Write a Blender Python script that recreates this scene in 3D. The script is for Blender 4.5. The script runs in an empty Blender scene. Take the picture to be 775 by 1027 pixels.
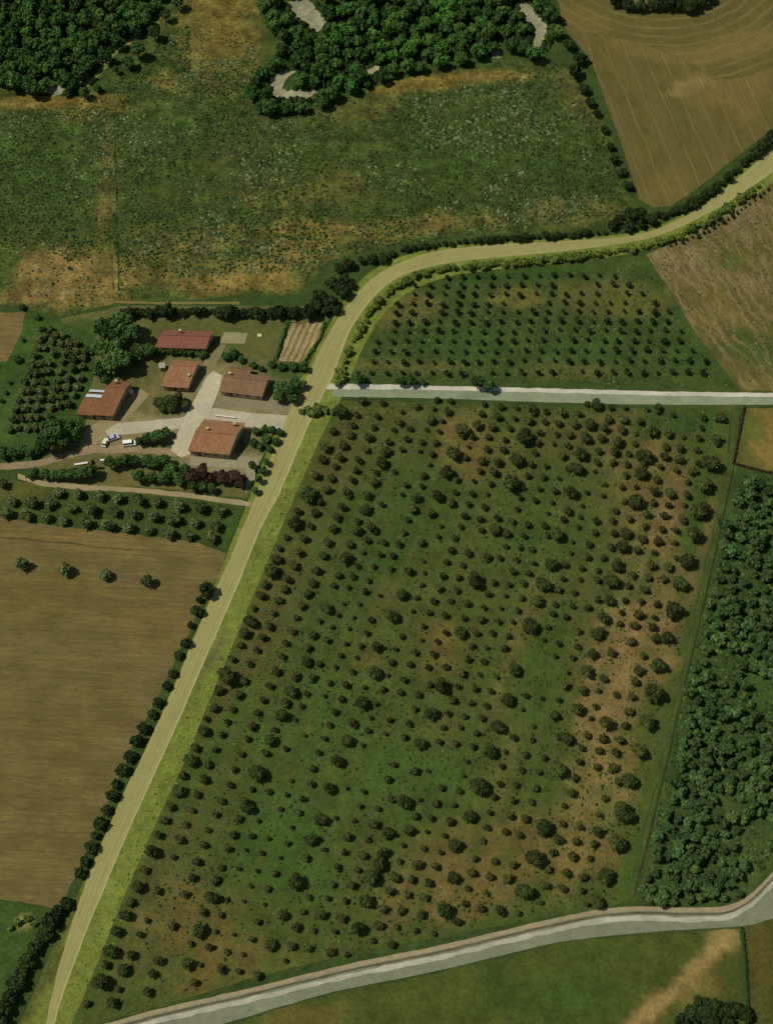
import bpy, bmesh, math, random
import numpy as np
from mathutils import Vector, Matrix
from mathutils.geometry import delaunay_2d_cdt

SC = bpy.context.scene
COL = SC.collection
R = math.radians
# ------------------------------------------------------------------ camera
FPX, TILT, HC = 1633.0, R(32), 420.0
cam = bpy.data.cameras.new('camera')
cam.sensor_fit = 'VERTICAL'; cam.sensor_height = 24.0
cam.lens = 24.0 * FPX / 1024.0
cam.clip_start = 1.0; cam.clip_end = 20000.0
co = bpy.data.objects.new('camera', cam); COL.objects.link(co)
co.location = (0, 0, HC); co.rotation_euler = (TILT, 0, 0)
SC.camera = co
# ------------------------------------------------------------------ light
SUN_EL, SUN_AZ = R(57), R(182)          # direction the light comes from (math angle, from +x)
w = bpy.data.worlds.new('World'); SC.world = w; w.use_nodes = True
nt = w.node_tree
sky = nt.nodes.new('ShaderNodeTexSky'); sky.sky_type = 'NISHITA'; sky.sun_disc = False
sky.sun_elevation = SUN_EL; sky.sun_rotation = R(90) - SUN_AZ
bg = nt.nodes['Background']; bg.inputs[1].default_value = 0.062
nt.links.new(sky.outputs[0], bg.inputs[0])
sl = bpy.data.lights.new('sun', 'SUN'); sl.energy = 3.35; sl.angle = R(0.6); sl.color = (1.0, 0.965, 0.9)
so = bpy.data.objects.new('sun', sl); COL.objects.link(so)
sd = Vector((math.cos(SUN_AZ)*math.cos(SUN_EL), math.sin(SUN_AZ)*math.cos(SUN_EL), math.sin(SUN_EL)))
so.rotation_euler = sd.to_track_quat('Z', 'Y').to_euler(); so.location = sd*400
SC.view_settings.view_transform = 'Standard'; SC.view_settings.look = 'None'
SC.view_settings.exposure = 0.0; SC.view_settings.gamma = 1.0

rnd = random.Random(7)
# ------------------------------------------------------------------ map tools
def at(px, py, z=0.0):
    """ground point (at height z) that a place on the map sheet stands for"""
    nx = px*772/775-386; ny = 512-py*1024/1027
    dx, dy, dz = nx, ny*math.cos(TILT)+FPX*math.sin(TILT), ny*math.sin(TILT)-FPX*math.cos(TILT)
    k = (z-HC)/dz
    return dx*k, dy*k
def mpp(px, py):
    a = at(px, py); b = at(px+1, py)
    return b[0]-a[0]
def lin(c, k=1.0):
    o = []
    for v in c:
        v /= 255.0
        o.append((v/12.92 if v < .04045 else ((v+.055)/1.055)**2.4)*k)
    return o
ALB = 1.12
def C(r, g, b): return lin((r, g, b), ALB)
def smooth(t): return t*t*(3-2*t)
def vnoise(x, y, seed=0):
    xi = np.floor(x).astype(np.int64); yi = np.floor(y).astype(np.int64)
    fx = smooth(x-xi); fy = smooth(y-yi)
    def h(a, b):
        n = (a*374761393 + b*668265263 + seed*974711) & 0x7fffffff
        n = ((n ^ (n >> 13))*1274126177) & 0x7fffffff
        return ((n ^ (n >> 16)) & 0xffff)/65535.0
    return (h(xi, yi)*(1-fx)+h(xi+1, yi)*fx)*(1-fy)+(h(xi, yi+1)*(1-fx)+h(xi+1, yi+1)*fx)*fy
def fbm(x, y, seed=0, o=4):
    s = 0; a = .5
    for i in range(o):
        s = s + a*vnoise(x*2**i, y*2**i, seed+i*17); a *= .5
    return s/(1-.5**o)
def tag(o, label=None, cat=None, group=None, kind=None):
    if label: o['label'] = label
    if cat: o['category'] = cat
    if group: o['group'] = group
    if kind: o['kind'] = kind
    return o
def empty(name, loc, rz=0.0, scale=None):
    o = bpy.data.objects.new(name, None); COL.objects.link(o)
    o.location = loc; o.rotation_euler = (0, 0, rz)
    if scale: o.scale = scale
    o.empty_display_size = .5
    return o
# ------------------------------------------------------------------ materials
def mat_new(name):
    m = bpy.data.materials.new(name); m.use_nodes = True
    t = m.node_tree; b = t.nodes['Principled BSDF']
    b.inputs['Roughness'].default_value = .9
    b.inputs['Specular IOR Level'].default_value = .2
    return m, t, b
def N(t, ty, **kw):
    n = t.nodes.new(ty)
    for k, v in kw.items(): setattr(n, k, v)
    return n
def mixc(t, a, b, f, mode='MIX'):
    m = N(t, 'ShaderNodeMix', data_type='RGBA', blend_type=mode)
    for s, v in ((m.inputs[0], f), (m.inputs[6], a), (m.inputs[7], b)):
        if isinstance(v, bpy.types.NodeSocket): t.links.new(v, s)
        elif isinstance(v, (int, float)): s.default_value = v
        else: s.default_value = (*v, 1)
    return m.outputs[2]
def ramp(t, sock, pts):
    r = N(t, 'ShaderNodeValToRGB')
    els = r.color_ramp.elements
    while len(els) < len(pts): els.new(.5)
    for e, (p, v) in zip(els, pts):
        e.position = p; e.color = (v, v, v, 1) if isinstance(v, (int, float)) else (*v, 1)
    t.links.new(sock, r.inputs[0]); return r.outputs[0]
def noise(t, vec, scale, detail=4, rough=.6):
    n = N(t, 'ShaderNodeTexNoise'); n.inputs['Scale'].default_value = scale
    n.inputs['Detail'].default_value = detail; n.inputs['Roughness'].default_value = rough
    t.links.new(vec, n.inputs['Vector']); return n.outputs[0]
def ground_mat(name, stripes=(), amp=.35, fleck=None, bump=.3, fine=1.6, coarse=.12, stretch=None):
    """vertex colour = the soil or grass itself, plus tree shade painted on the verge; noise adds the mottling, wave bands the drill and mowing lines"""
    m, t, b = mat_new(name)
    tc = N(t, 'ShaderNodeTexCoord').outputs['Object']
    at_ = N(t, 'ShaderNodeVertexColor', layer_name='tone').outputs[0]
    vec = tc
    if stretch:
        mp = N(t, 'ShaderNodeMapping', vector_type='TEXTURE'); mp.inputs['Rotation'].default_value = (0, 0, stretch[0])
        mp.inputs['Scale'].default_value = (1/stretch[1], 1, 1); t.links.new(tc, mp.inputs[0]); vec = mp.outputs[0]
    n1 = noise(t, vec, fine, 5, .65); n2 = noise(t, tc, coarse, 5, .6)
    v1 = ramp(t, n1, [(.28, 1-amp), (.72, 1+amp)]); v2 = ramp(t, n2, [(.3, 1-amp*.6), (.7, 1+amp*.6)])
    n5 = noise(t, vec, fine*.3, 4, .65); v5 = ramp(t, n5, [(.3, 1-amp*.7), (.7, 1+amp*.7)])
    at_ = mixc(t, at_, v5, 1.0, 'MULTIPLY')
    # ramp colours clamp fine above 1 in Cycles; keep as multiply
    c = mixc(t, at_, v1, 1.0, 'MULTIPLY'); c = mixc(t, c, v2, 1.0, 'MULTIPLY')
    if fleck:
        col, sc, lo, hi, k = fleck
        n3 = noise(t, vec, sc, 3, .6); n4 = noise(t, tc, sc*.07, 3, .6)
        f = ramp(t, n3, [(lo, 0.0), (hi, 1.0)]); g = ramp(t, n4, [(.42, 0.0), (.62, k)])
        mm = N(t, 'ShaderNodeMath', operation='MULTIPLY'); t.links.new(f, mm.inputs[0]); t.links.new(g, mm.inputs[1])
        c = mixc(t, c, col, mm.outputs[0])
    for st in stripes:
        ang, per, col, k, w0, w1, kind = st[:7]
        mp = N(t, 'ShaderNodeMapping', vector_type='TEXTURE')
        if kind == 'rings': mp.inputs['Location'].default_value = (*st[7], 0)
        else: mp.inputs['Rotation'].default_value = (0, 0, ang)
        t.links.new(tc, mp.inputs[0])
        wv = N(t, 'ShaderNodeTexWave', wave_type='RINGS' if kind == 'rings' else 'BANDS')
        if kind == 'rings': wv.rings_direction = 'SPHERICAL'
        else: wv.bands_direction = 'X'
        wv.inputs['Scale'].default_value = .31416/per
        wv.inputs['Distortion'].default_value = st[8] if len(st) > 8 else 1.2
        wv.inputs['Detail'].default_value = 2; wv.inputs['Detail Scale'].default_value = 1.5
        t.links.new(mp.outputs[0], wv.inputs[0])
        f = ramp(t, wv.outputs[1], [(w0, 0.0), (w1, k)])
        g = ramp(t, noise(t, tc, .09, 3), [(.35, .25), (.6, 1.0)])
        mm = N(t, 'ShaderNodeMath', operation='MULTIPLY'); t.links.new(f, mm.inputs[0]); t.links.new(g, mm.inputs[1])
        c = mixc(t, c, col, mm.outputs[0])
    t.links.new(c, b.inputs['Base Color'])
    if bump:
        bp = N(t, 'ShaderNodeBump'); bp.inputs['Strength'].default_value = bump; bp.inputs['Distance'].default_value = .25
        t.links.new(n1, bp.inputs['Height']); t.links.new(bp.outputs[0], b.inputs['Normal'])
    b.inputs['Specular IOR Level'].default_value = .08
    return m
def leaf_mat(name, col, hue=.018, val=.35, trans=.18):
    m, t, b = mat_new(name)
    a = N(t, 'ShaderNodeVertexColor', layer_name='tint').outputs[0]
    oi = N(t, 'ShaderNodeObjectInfo').outputs['Random']
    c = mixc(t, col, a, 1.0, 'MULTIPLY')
    v = ramp(t, oi, [(0, 1-val), (1, 1+val*.6)])
    c = mixc(t, c, v, 1.0, 'MULTIPLY')
    hs = N(t, 'ShaderNodeHueSaturation')
    ma = N(t, 'ShaderNodeMapRange'); ma.inputs[3].default_value = .5-hue*.6; ma.inputs[4].default_value = .5+hue
    wn = N(t, 'ShaderNodeTexWhiteNoise', noise_dimensions='1D'); t.links.new(oi, wn.inputs['W'])
    t.links.new(wn.outputs[0], ma.inputs[0]); t.links.new(ma.outputs[0], hs.inputs['Hue']); t.links.new(c, hs.inputs['Color'])
    t.links.new(hs.outputs[0], b.inputs['Base Color'])
    tr = N(t, 'ShaderNodeBsdfTranslucent'); t.links.new(hs.outputs[0], tr.inputs[0])
    ms = N(t, 'ShaderNodeMixShader'); ms.inputs[0].default_value = trans
    t.links.new(b.outputs[0], ms.inputs[1]); t.links.new(tr.outputs[0], ms.inputs[2])
    t.links.new(ms.outputs[0], t.nodes['Material Output'].inputs[0])
    b.inputs['Roughness'].default_value = .7; b.inputs['Specular IOR Level'].default_value = .15
    return m
def plain(name, col, rough=.8, var=.15, scale=2.0, metal=0.0, spec=.3):
    m, t, b = mat_new(name)
    tc = N(t, 'ShaderNodeTexCoord').outputs['Object']
    v = ramp(t, noise(t, tc, scale, 5, .65), [(.3, 1-var), (.7, 1+var)])
    t.links.new(mixc(t, col, v, 1.0, 'MULTIPLY'), b.inputs['Base Color'])
    b.inputs['Roughness'].default_value = rough; b.inputs['Metallic'].default_value = metal
    b.inputs['Specular IOR Level'].default_value = spec
    return m
def roof_mat(name, col, col2, ang):
    m, t, b = mat_new(name)
    tc = N(t, 'ShaderNodeTexCoord').outputs['Object']
    n = ramp(t, noise(t, tc, .55, 6, .7), [(.33, 0.0), (.68, 1.0)])
    c = mixc(t, col, col2, n)
    f = ramp(t, noise(t, tc, 5.0, 3, .7), [(.3, .72), (.7, 1.25)])
    c = mixc(t, c, f, 1.0, 'MULTIPLY')
    mp = N(t, 'ShaderNodeMapping', vector_type='TEXTURE'); mp.inputs['Rotation'].default_value = (0, 0, ang)
    t.links.new(tc, mp.inputs[0])
    wv = N(t, 'ShaderNodeTexWave', bands_direction='X'); wv.inputs['Scale'].default_value = .31416/.5
    wv.inputs['Distortion'].default_value = .3; t.links.new(mp.outputs[0], wv.inputs[0])
    c = mixc(t, c, ramp(t, wv.outputs[1], [(.0, .7), (.5, 1.1)]), 1.0, 'MULTIPLY')
    bp = N(t, 'ShaderNodeBump'); bp.inputs['Strength'].default_value = .6; bp.inputs['Distance'].default_value = .08
    t.links.new(wv.outputs[1], bp.inputs['Height']); t.links.new(bp.outputs[0], b.inputs['Normal'])
    t.links.new(c, b.inputs['Base Color']); return m
# ------------------------------------------------------------------ ground sheets
def mesh_obj(name, V, F, mat, parent=None, cols=None, layer='tone', smoothf=False):
    me = bpy.data.meshes.new(name); me.from_pydata([tuple(v) for v in V], [], [tuple(f) for f in F])
    if cols is not None:
        ca = me.color_attributes.new(layer, 'FLOAT_COLOR', 'POINT')
        a = np.ones((len(V), 4), np.float32); a[:, :3] = cols; ca.data.foreach_set('color', a.ravel())
    me.materials.append(mat)
    if smoothf: me.polygons.foreach_set('use_smooth', [True]*len(me.polygons))
    o = bpy.data.objects.new(name, me); COL.objects.link(o); o.parent = parent
    return o
def inpoly(P, poly):
    x, y = P[:, 0], P[:, 1]; r = np.zeros(len(P), bool); n = len(poly)
    for i in range(n):
        x1, y1 = poly[i]; x2, y2 = poly[(i+1) % n]
        c = ((y1 > y) != (y2 > y)); 
        with np.errstate(divide='ignore', invalid='ignore'):
            xs = (x2-x1)*(y-y1)/((y2-y1) if y2 != y1 else 1e-9)+x1
        r ^= c & (x < xs)
    return r
def resample(pts, step, closed=False):
    out = []; n = len(pts); m = n if closed else n-1
    for i in range(m):
        a = np.array(pts[i], float); b = np.array(pts[(i+1) % n], float)
        k = max(1, int(round(np.linalg.norm(b-a)/step)))
        for j in range(k): out.append(a+(b-a)*j/k)
    if not closed: out.append(np.array(pts[-1], float))
    return np.array(out)
def paint(G, base, blobs, seed, vary=.12, tint=None):
    """soil and sward colours, and tree shade on the road verge: soft patches, ragged by noise"""
    n = len(G); c = np.tile(np.array(base), (n, 1))
    rag = fbm(G[:, 0]/9., G[:, 1]/9., seed, 5)-.5
    for (px, py, rx, ry, ang, col, k) in blobs:
        x0, y0 = at(px, py); s = mpp(px, py)
        if ry > rx and ang >= 50: ang -= 90
        d = G-np.array([x0, y0]); ca, sa = math.cos(R(ang)), math.sin(R(ang))
        u = (d[:, 0]*ca+d[:, 1]*sa)/(rx*s); v = (-d[:, 0]*sa+d[:, 1]*ca)/(ry*s*1.18)
        q = np.sqrt(u*u+v*v)+rag*1.6
        f = smooth(np.clip((1.25-q)/.6, 0, 1))*k
        c = c*(1-f[:, None])+np.array(col)*f[:, None]
    v = 1+(fbm(G[:, 0]/5., G[:, 1]/5., seed+5, 4)-.5)*2*vary
    return c*v[:, None]
FK = (1.24, 1.25, 1.10)      # drier, yellower sward than the first guess
def field(name, poly, base, blobs, mat, z, step=2.0, seed=1, ragged=.7, vary=.12, label=None):
    P = resample([at(*p) for p in poly], 1.6, True)
    nx = fbm(P[:, 0]/4., P[:, 1]/4., seed+91, 3)-.5; ny = fbm(P[:, 0]/4.+50, P[:, 1]/4., seed+92, 3)-.5
    P = P+np.stack([nx, ny], 1)*2*ragged
    mn, mx = P.min(0), P.max(0)
    gx, gy = np.meshgrid(np.arange(mn[0], mx[0], step), np.arange(mn[1], mx[1], step))
    Q = np.stack([gx.ravel(), gy.ravel()], 1)
    rs = np.random.RandomState(seed); Q = Q+rs.uniform(-.3, .3, Q.shape)*step
    Q = Q[inpoly(Q, P)]
    A = np.concatenate([P, Q]); n = len(P)
    r = delaunay_2d_cdt([Vector(a) for a in A], [], [list(range(n))], 1, 1e-5)
    G = np.array([(v.x, v.y) for v in r[0]])
    V = np.column_stack([G, np.full(len(G), z)])
    cols = paint(G, base, blobs, seed, vary)*np.array(FK)
    o = mesh_obj(name, V, r[2], mat, cols=cols)
    return tag(o, kind='structure')
def strip(name, L, Rr, base, blobs, mat, z, across=6, step=1.6, seed=1, ragged=.25, vary=.08, thick=0.0, kind='structure'):
    L = [at(*p) for p in L]; Q = [at(*p) for p in Rr]
    def par(pts, n):
        pts = np.array(pts, float); d = np.r_[0, np.cumsum(np.linalg.norm(np.diff(pts, axis=0), axis=1))]
        # smooth the traced corners with a Catmull-Rom pass
        t = d/d[-1]; s = np.linspace(0, 1, n)
        out = np.stack([np.interp(s, t, pts[:, k]) for k in (0, 1)], 1)
        for _ in range(int(n*.02)+3):
            out[1:-1] = (out[:-2]+2*out[1:-1]+out[2:])/4
        return out
    ln = np.linalg.norm(np.diff(np.array(L), axis=0), axis=1).sum(); n = max(4, int(ln/step))
    a = par(L, n); b = par(Q, n)
    ra = (fbm(a[:, 0]/3, a[:, 1]/3, seed+7, 3)-.5)*2*ragged; rb = (fbm(b[:, 0]/3, b[:, 1]/3, seed+8, 3)-.5)*2*ragged
    dv = b-a; dv /= np.linalg.norm(dv, axis=1)[:, None]
    a = a+dv*ra[:, None]; b = b+dv*rb[:, None]
    V = []; F = []
    for i in range(n):
        for j in range(across+1):
            p = a[i]+(b[i]-a[i])*j/across
            V.append((p[0], p[1], z))
    for i in range(n-1):
        for j in range(across):
            k = i*(across+1)+j; F.append((k, k+1, k+across+2, k+across+1))
    if thick:
        m = len(V)
        for i in range(n):
            V.append((a[i][0], a[i][1], z-thick)); V.append((b[i][0], b[i][1], z-thick))
        for i in range(n-1):
            k = i*(across+1); F.append((k, k+across+1, m+2*i+2, m+2*i)); F.append((k+across, m+2*i+1, m+2*i+3, k+2*across+1))
    G = np.array(V)[:, :2]
    # consistent upward normals
    o = mesh_obj(name, V, F, mat, cols=paint(G, base, blobs, seed, vary))
    bm = bmesh.new(); bm.from_mesh(o.data)
    if sum(f.normal.z for f in bm.faces) < 0: bmesh.ops.reverse_faces(bm, faces=bm.faces[:])
    bm.to_mesh(o.data); bm.free()
    return tag(o, kind=kind)

GREEN = C(51, 61, 25); GREEN2 = C(47, 65, 25); OLIVE = C(72, 71, 33); BROWN = C(92, 80, 42); TAN = C(102, 86, 46)
ORB = C(98, 82, 38); DIRT = C(104, 88, 54); PINK = C(98, 85, 56); PALE = C(116, 113, 90)

# base sheet out to the horizon
V = []; F = []
gm = ground_mat('ground_grass', amp=.3, bump=.3, fine=1.1)
xs = list(np.linspace(-5000, -400, 12))+list(np.linspace(-380, 380, 96))+list(np.linspace(400, 5000, 12))
ys = list(np.linspace(-4000, -60, 10))+list(np.linspace(-50, 750, 101))+list(np.linspace(800, 6000, 12))
for y in ys:
    for x in xs: V.append((x, y, 0))
nxs = len(xs)
for j in range(len(ys)-1):
    for i in range(nxs-1):
        k = j*nxs+i; F.append((k, k+1, k+nxs+1, k+nxs))
G = np.array(V)[:, :2]
tag(mesh_obj('ground', V, F, gm, cols=paint(G, C(46, 60, 26), [(230, 60, 60, 60, 0, OLIVE, .8), (700, 350, 90, 50, 0, OLIVE, .6)], 3, .25)*np.array(FK)), kind='structure')

m_meadow = ground_mat('meadow_grass', amp=.55, fleck=(C(120, 132, 88), 1.1, .56, .7, .5), bump=.9, fine=.8)
field('meadow', [(-40, 95), (0, 88), (30, 96), (84, 98), (112, 62), (140, 45), (165, 10), (190, -30), (262, -30), (262, 60), (250, 95), (262, 112), (330, 104), (400, 80), (500, 60), (560, 60), (585, 90), (615, 140), (636, 195), (630, 222), (560, 232), (500, 235), (420, 240), (370, 250), (330, 262), (300, 295), (200, 300), (120, 303), (60, 318), (0, 305), (-40, 300)], GREEN,
      [(60, 100, 75, 10, 0, ORB, .75), (60, 278, 75, 34, 6, C(104, 86, 48), .85), (45, 262, 22, 14, 0, C(116, 96, 58), .7), (85, 300, 40, 16, 10, TAN, .8), (215, 30, 60, 60, 0, BROWN, .6), (225, 15, 35, 40, 0, C(92, 78, 32), .6), (165, 78, 20, 12, 0, TAN, .6), (250, 75, 30, 30, 0, OLIVE, .5), (105, 200, 8, 90, 0, BROWN, .6),
       (180, 270, 90, 26, 0, BROWN, .65), (300, 250, 70, 28, 20, C(100, 84, 42), .8), (220, 240, 80, 16, 0, BROWN, .5), (380, 232, 40, 14, 10, C(98, 84, 42), .6), (250, 285, 70, 10, 0, C(112, 90, 45), .6), (430, 82, 80, 11, 8, ORB, .8), (490, 78, 30, 8, 0, TAN, .6), (350, 110, 60, 14, 10, OLIVE, .6), (110, 110, 40, 10, 10, ORB, .5),
       (420, 225, 100, 12, 6, BROWN, .7), (560, 215, 60, 16, 6, BROWN, .5), (590, 110, 18, 50, 29, BROWN, .35), (470, 150, 60, 30, 0, GREEN2, .6), (570, 150, 40, 40, 0, GREEN2, .5), (310, 190, 70, 30, 0, BROWN, .35), (300, 160, 30, 20, 0, GREEN2, .5), (40, 170, 60, 45, 0, GREEN2, .6), (165, 130, 60, 30, 0, GREEN2, .5), (590, 90, 12, 8, 0, ORB, .6), (250, 150, 40, 30, 0, C(58, 58, 27), .5), (15, 240, 40, 20, 0, OLIVE, .5)],
      m_meadow, .03, seed=11, vary=.3)
fa = at(620, 60); fb = at(655, 145); angf = math.atan2(fb[1]-fa[1], fb[0]-fa[0])
strip('field_boundary', [(105, 108), (107, 160), (110, 220), (112, 290)], [(107.5, 108), (109.5, 160), (112.5, 220), (114.5, 290)], C(84, 76, 38), [], m_meadow, .045, across=1, seed=12, ragged=.5, vary=.4)
strip('field_boundary', [(114, 120), (115, 160), (117, 220), (118, 300)], [(115.5, 120), (116.5, 160), (118.5, 220), (120, 300)], C(44, 56, 22), [], m_meadow, .046, across=1, seed=13, ragged=.6, vary=.4)
m_hay = ground_mat('mown_hay', stripes=[(angf+math.pi/2, 6.4, C(118, 104, 62), .55, .93, 1.0, 'bands', None, 1.3), (angf+math.pi/2, 1.6, C(78, 70, 34), .35, .5, .9, 'bands', None, 1.0), (angf+math.pi/2, 16, C(98, 84, 48), .5, .4, .9, 'bands', None, 3.0)], amp=.2, bump=.3, stretch=(angf, .25))
field('hay_field', [(566, 28), (600, 34), (650, 45), (690, 60), (715, 80), (745, 78), (790, 60), (850, 55), (850, 70), (775, 128), (735, 160), (700, 188), (672, 207), (655, 208), (641, 200), (625, 150), (607, 100), (592, 60)],
      C(77, 71, 37), [(650, 50, 50, 10, -20, C(98, 84, 46), .6), (720, 78, 50, 12, 0, C(100, 85, 48), .6), (692, 85, 10, 18, -60, C(122, 104, 66), .6), (740, 90, 40, 30, 0, C(100, 82, 46), .6), (660, 190, 40, 14, 20, C(100, 82, 44), .5), (610, 60, 20, 20, 0, C(84, 74, 36), .5)], m_hay, .03, seed=21, ragged=.4, vary=.1)
cx, cy = at(655, -50)
m_hay2 = ground_mat('mown_headland', stripes=[(0, 4.6, C(118, 102, 60), .65, .65, 1.0, 'rings', (cx, cy), 2.0), (0, 1.7, C(78, 70, 34), .3, .5, .9, 'rings', (cx, cy), 1.5)], amp=.2, bump=.3)
field('hay_headland', [(550, -30), (556, -10), (566, 28), (600, 34), (650, 45), (690, 60), (715, 80), (745, 78), (790, 60), (850, 55), (850, -30)], C(78, 72, 38),
      [(580, 20, 26, 22, 0, C(98, 82, 42), .6), (720, 50, 60, 14, 20, C(108, 90, 50), .5)], m_hay2, .034, seed=22, ragged=.4, vary=.1)
fa = at(700, 270); fb = at(740, 330); angs = math.atan2(fb[1]-fa[1], fb[0]-fa[0])
m_stub = ground_mat('stubble', stripes=[(angs+math.pi/2, 4.5, C(136, 116, 84), .5, .6, 1.0, 'bands', None, 9), (angs+math.pi/2, 1.5, C(84, 72, 44), .4, .6, 1.0, 'bands', None, 4)], amp=.35, bump=.4, fine=1.2, stretch=(angs, .2))
field('stubble_field', [(648, 255), (690, 237), (720, 221), (750, 201), (775, 181), (860, 110), (860, 394), (742, 392), (722, 365), (700, 338), (672, 292)], C(82, 75, 40),
      [(700, 265, 50, 30, 20, PINK, .8), (740, 225, 34, 18, 30, PINK, .7), (760, 345, 40, 26, -20, GREEN2, .85), (738, 258, 34, 18, -30, OLIVE, .9), (730, 262, 10, 8, 0, GREEN2, .8), (765, 250, 30, 10, -30, OLIVE, .8), (720, 300, 24, 9, -50, OLIVE, .8), (765, 288, 30, 14, -20, PINK, .7), (745, 318, 44, 12, -40, OLIVE, .7), (700, 300, 10, 30, 0, PINK, .4), (720, 300, 50, 12, -50, TAN, .5), (735, 370, 16, 24, -40, OLIVE, .7), (780, 385, 30, 8, 0, C(88, 84, 40), .6), (705, 320, 10, 30, 40, BROWN, .6)], m_stub, .03, seed=31, vary=.2)
m_orch0 = ground_mat('orchard_soil', stripes=[(R(-17.9), 10.3, C(60, 78, 30), .38, .45, .9, 'bands', None, 1.5), (R(-17.9), 5.1, C(92, 80, 46), .22, .6, .95, 'bands', None, 1.0)], amp=.34, fleck=(C(74, 92, 40), 1.3, .52, .68, .5), bump=.6, fine=1.0)
m_orch = ground_mat('orchard_grass', amp=.32, fleck=(C(70, 92, 40), 1.3, .52, .68, .5), bump=.5, fine=1.0)
field('upper_orchard_grass', [(343, 385), (360, 350), (375, 322), (395, 300), (425, 284), (500, 270), (600, 258), (648, 257), (672, 292), (700, 338), (722, 365), (742, 392), (600, 390), (450, 386)], C(50, 63, 27),
      [(400, 310, 50, 14, 10, BROWN, .55), (520, 300, 40, 12, 5, BROWN, .6), (600, 300, 70, 24, 0, BROWN, .45), (420, 368, 60, 8, 0, BROWN, .5), (575, 372, 40, 9, 0, BROWN, .4), (470, 345, 60, 22, 0, GREEN2, .7), (600, 350, 50, 20, 0, GREEN2, .5), (690, 360, 26, 22, 0, GREEN2, .7), (520, 275, 100, 6, 3, C(40, 62, 22), .8), (665, 300, 12, 30, 50, OLIVE, .6)], m_orch, .03, seed=41, vary=.2)
field('orchard_grass', [(338, 402), (430, 403), (540, 407), (640, 409), (733, 410), (729, 470), (695, 620), (657, 790), (628, 903), (600, 914), (540, 922), (450, 938), (350, 958), (250, 982), (160, 1010), (110, 1024), (82, 1030), (66, 1030), (102, 945), (141, 850), (181, 764), (220, 670), (253, 590), (282, 520), (309, 460), (326, 425)], C(60, 67, 29),
      [(330, 470, 40, 60, 60, C(72, 64, 34), .6), (260, 640, 30, 90, 62, C(74, 64, 34), .55), (180, 820, 26, 90, 64, C(66, 64, 32), .5), (205, 930, 60, 50, 0, C(88, 70, 38), .6), (280, 980, 60, 20, 15, OLIVE, .5),
       (465, 440, 34, 40, 0, C(98, 80, 46), .7), (500, 460, 40, 26, 0, C(84, 74, 38), .6), (560, 440, 40, 30, 0, C(74, 66, 34), .6), (640, 470, 70, 70, 0, C(86, 72, 40), .65), (680, 560, 26, 110, 75, C(98, 80, 50), .7), (610, 690, 26, 120, 72, C(112, 90, 56), .85), (640, 640, 36, 60, 70, C(100, 82, 50), .7), (590, 800, 34, 80, 75, C(100, 85, 50), .75), (530, 620, 14, 120, 72, C(86, 78, 42), .6), (640, 540, 16, 120, 74, C(98, 84, 50), .6), (360, 560, 14, 130, 70, C(74, 68, 36), .5), (500, 780, 14, 80, 73, C(86, 76, 42), .5), (165, 900, 20, 60, 66, C(78, 70, 38), .5), (560, 850, 60, 40, 0, C(90, 76, 42), .6), (480, 870, 60, 50, 0, C(84, 72, 38), .6), (440, 900, 70, 30, 10, C(98, 78, 46), .5), (560, 620, 40, 60, 60, C(78, 68, 36), .45), (450, 650, 30, 26, 0, C(86, 70, 36), .6), (390, 600, 26, 20, 0, C(78, 68, 34), .4), (370, 660, 20, 16, 0, C(90, 74, 40), .5), (440, 740, 20, 16, 0, C(86, 74, 38), .5),
       (400, 520, 60, 70, 55, GREEN2, .7), (560, 520, 40, 70, 70, C(48, 66, 25), .6), (545, 660, 22, 80, 68, C(44, 65, 24), .7), (330, 740, 60, 66, 50, C(53, 71, 29), .7), (420, 780, 70, 40, 0, C(47, 70, 27), .6), (280, 860, 50, 50, 40, C(46, 70, 27), .65), (230, 880, 20, 40, 60, C(45, 65, 25), .5), (140, 790, 12, 60, 65, C(49, 67, 25), .5), (215, 750, 9, 70, 65, C(49, 71, 25), .7), (340, 610, 26, 80, 60, C(44, 62, 24), .6), (550, 790, 20, 20, 0, GREEN2, .6), (670, 425, 40, 16, 0, C(39, 59, 23), .9), (560, 404, 170, 7, -1, C(43, 59, 23), .9), (390, 410, 40, 8, 0, OLIVE, .5), (520, 925, 80, 9, 10, C(49, 65, 27), .8), (300, 990, 150, 8, 13, C(40, 62, 22), .7), (640, 880, 16, 50, 70, C(46, 68, 24), .8), (700, 500, 9, 90, 76, C(40, 64, 22), .9)], m_orch0, .03, seed=51, vary=.22)
field('wood_floor_grass', [(746, 470), (775, 478), (860, 488), (860, 860), (775, 868), (755, 893), (735, 908), (700, 911), (650, 910), (634, 905), (662, 790), (702, 620), (734, 480)], C(46, 59, 28),
      [(765, 690, 16, 30, 0, C(49, 70, 31), .8), (760, 870, 24, 30, 0, C(57, 68, 33), .8), (655, 840, 14, 60, 76, C(58, 63, 30), .6), (690, 640, 14, 80, 74, C(62, 67, 32), .5), (735, 800, 16, 20, 0, C(57, 66, 33), .5)], m_orch, .03, seed=61, vary=.2)
field('grass_track', [(735, 410), (746, 410), (739, 470), (734, 480), (702, 620), (662, 790), (636, 904), (628, 903), (657, 790), (695, 620), (729, 470)], C(52, 65, 28), [], m_orch, .034, seed=62, ragged=.4)
for k, (dx0, dx1) in enumerate(((0, 0), (5, 4))):
    Lr = [(737+dx0, 412), (730+dx0, 470), (697+dx0, 620), (658+dx1, 790), (631+dx1, 900)]
    strip('wheel_rut', Lr, [(x+1.3, y) for x, y in Lr], C(34, 42, 20) if k == 1 else C(72, 74, 36), [], m_orch, .045, across=1, ragged=.25, seed=70+k, vary=.3)
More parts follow.
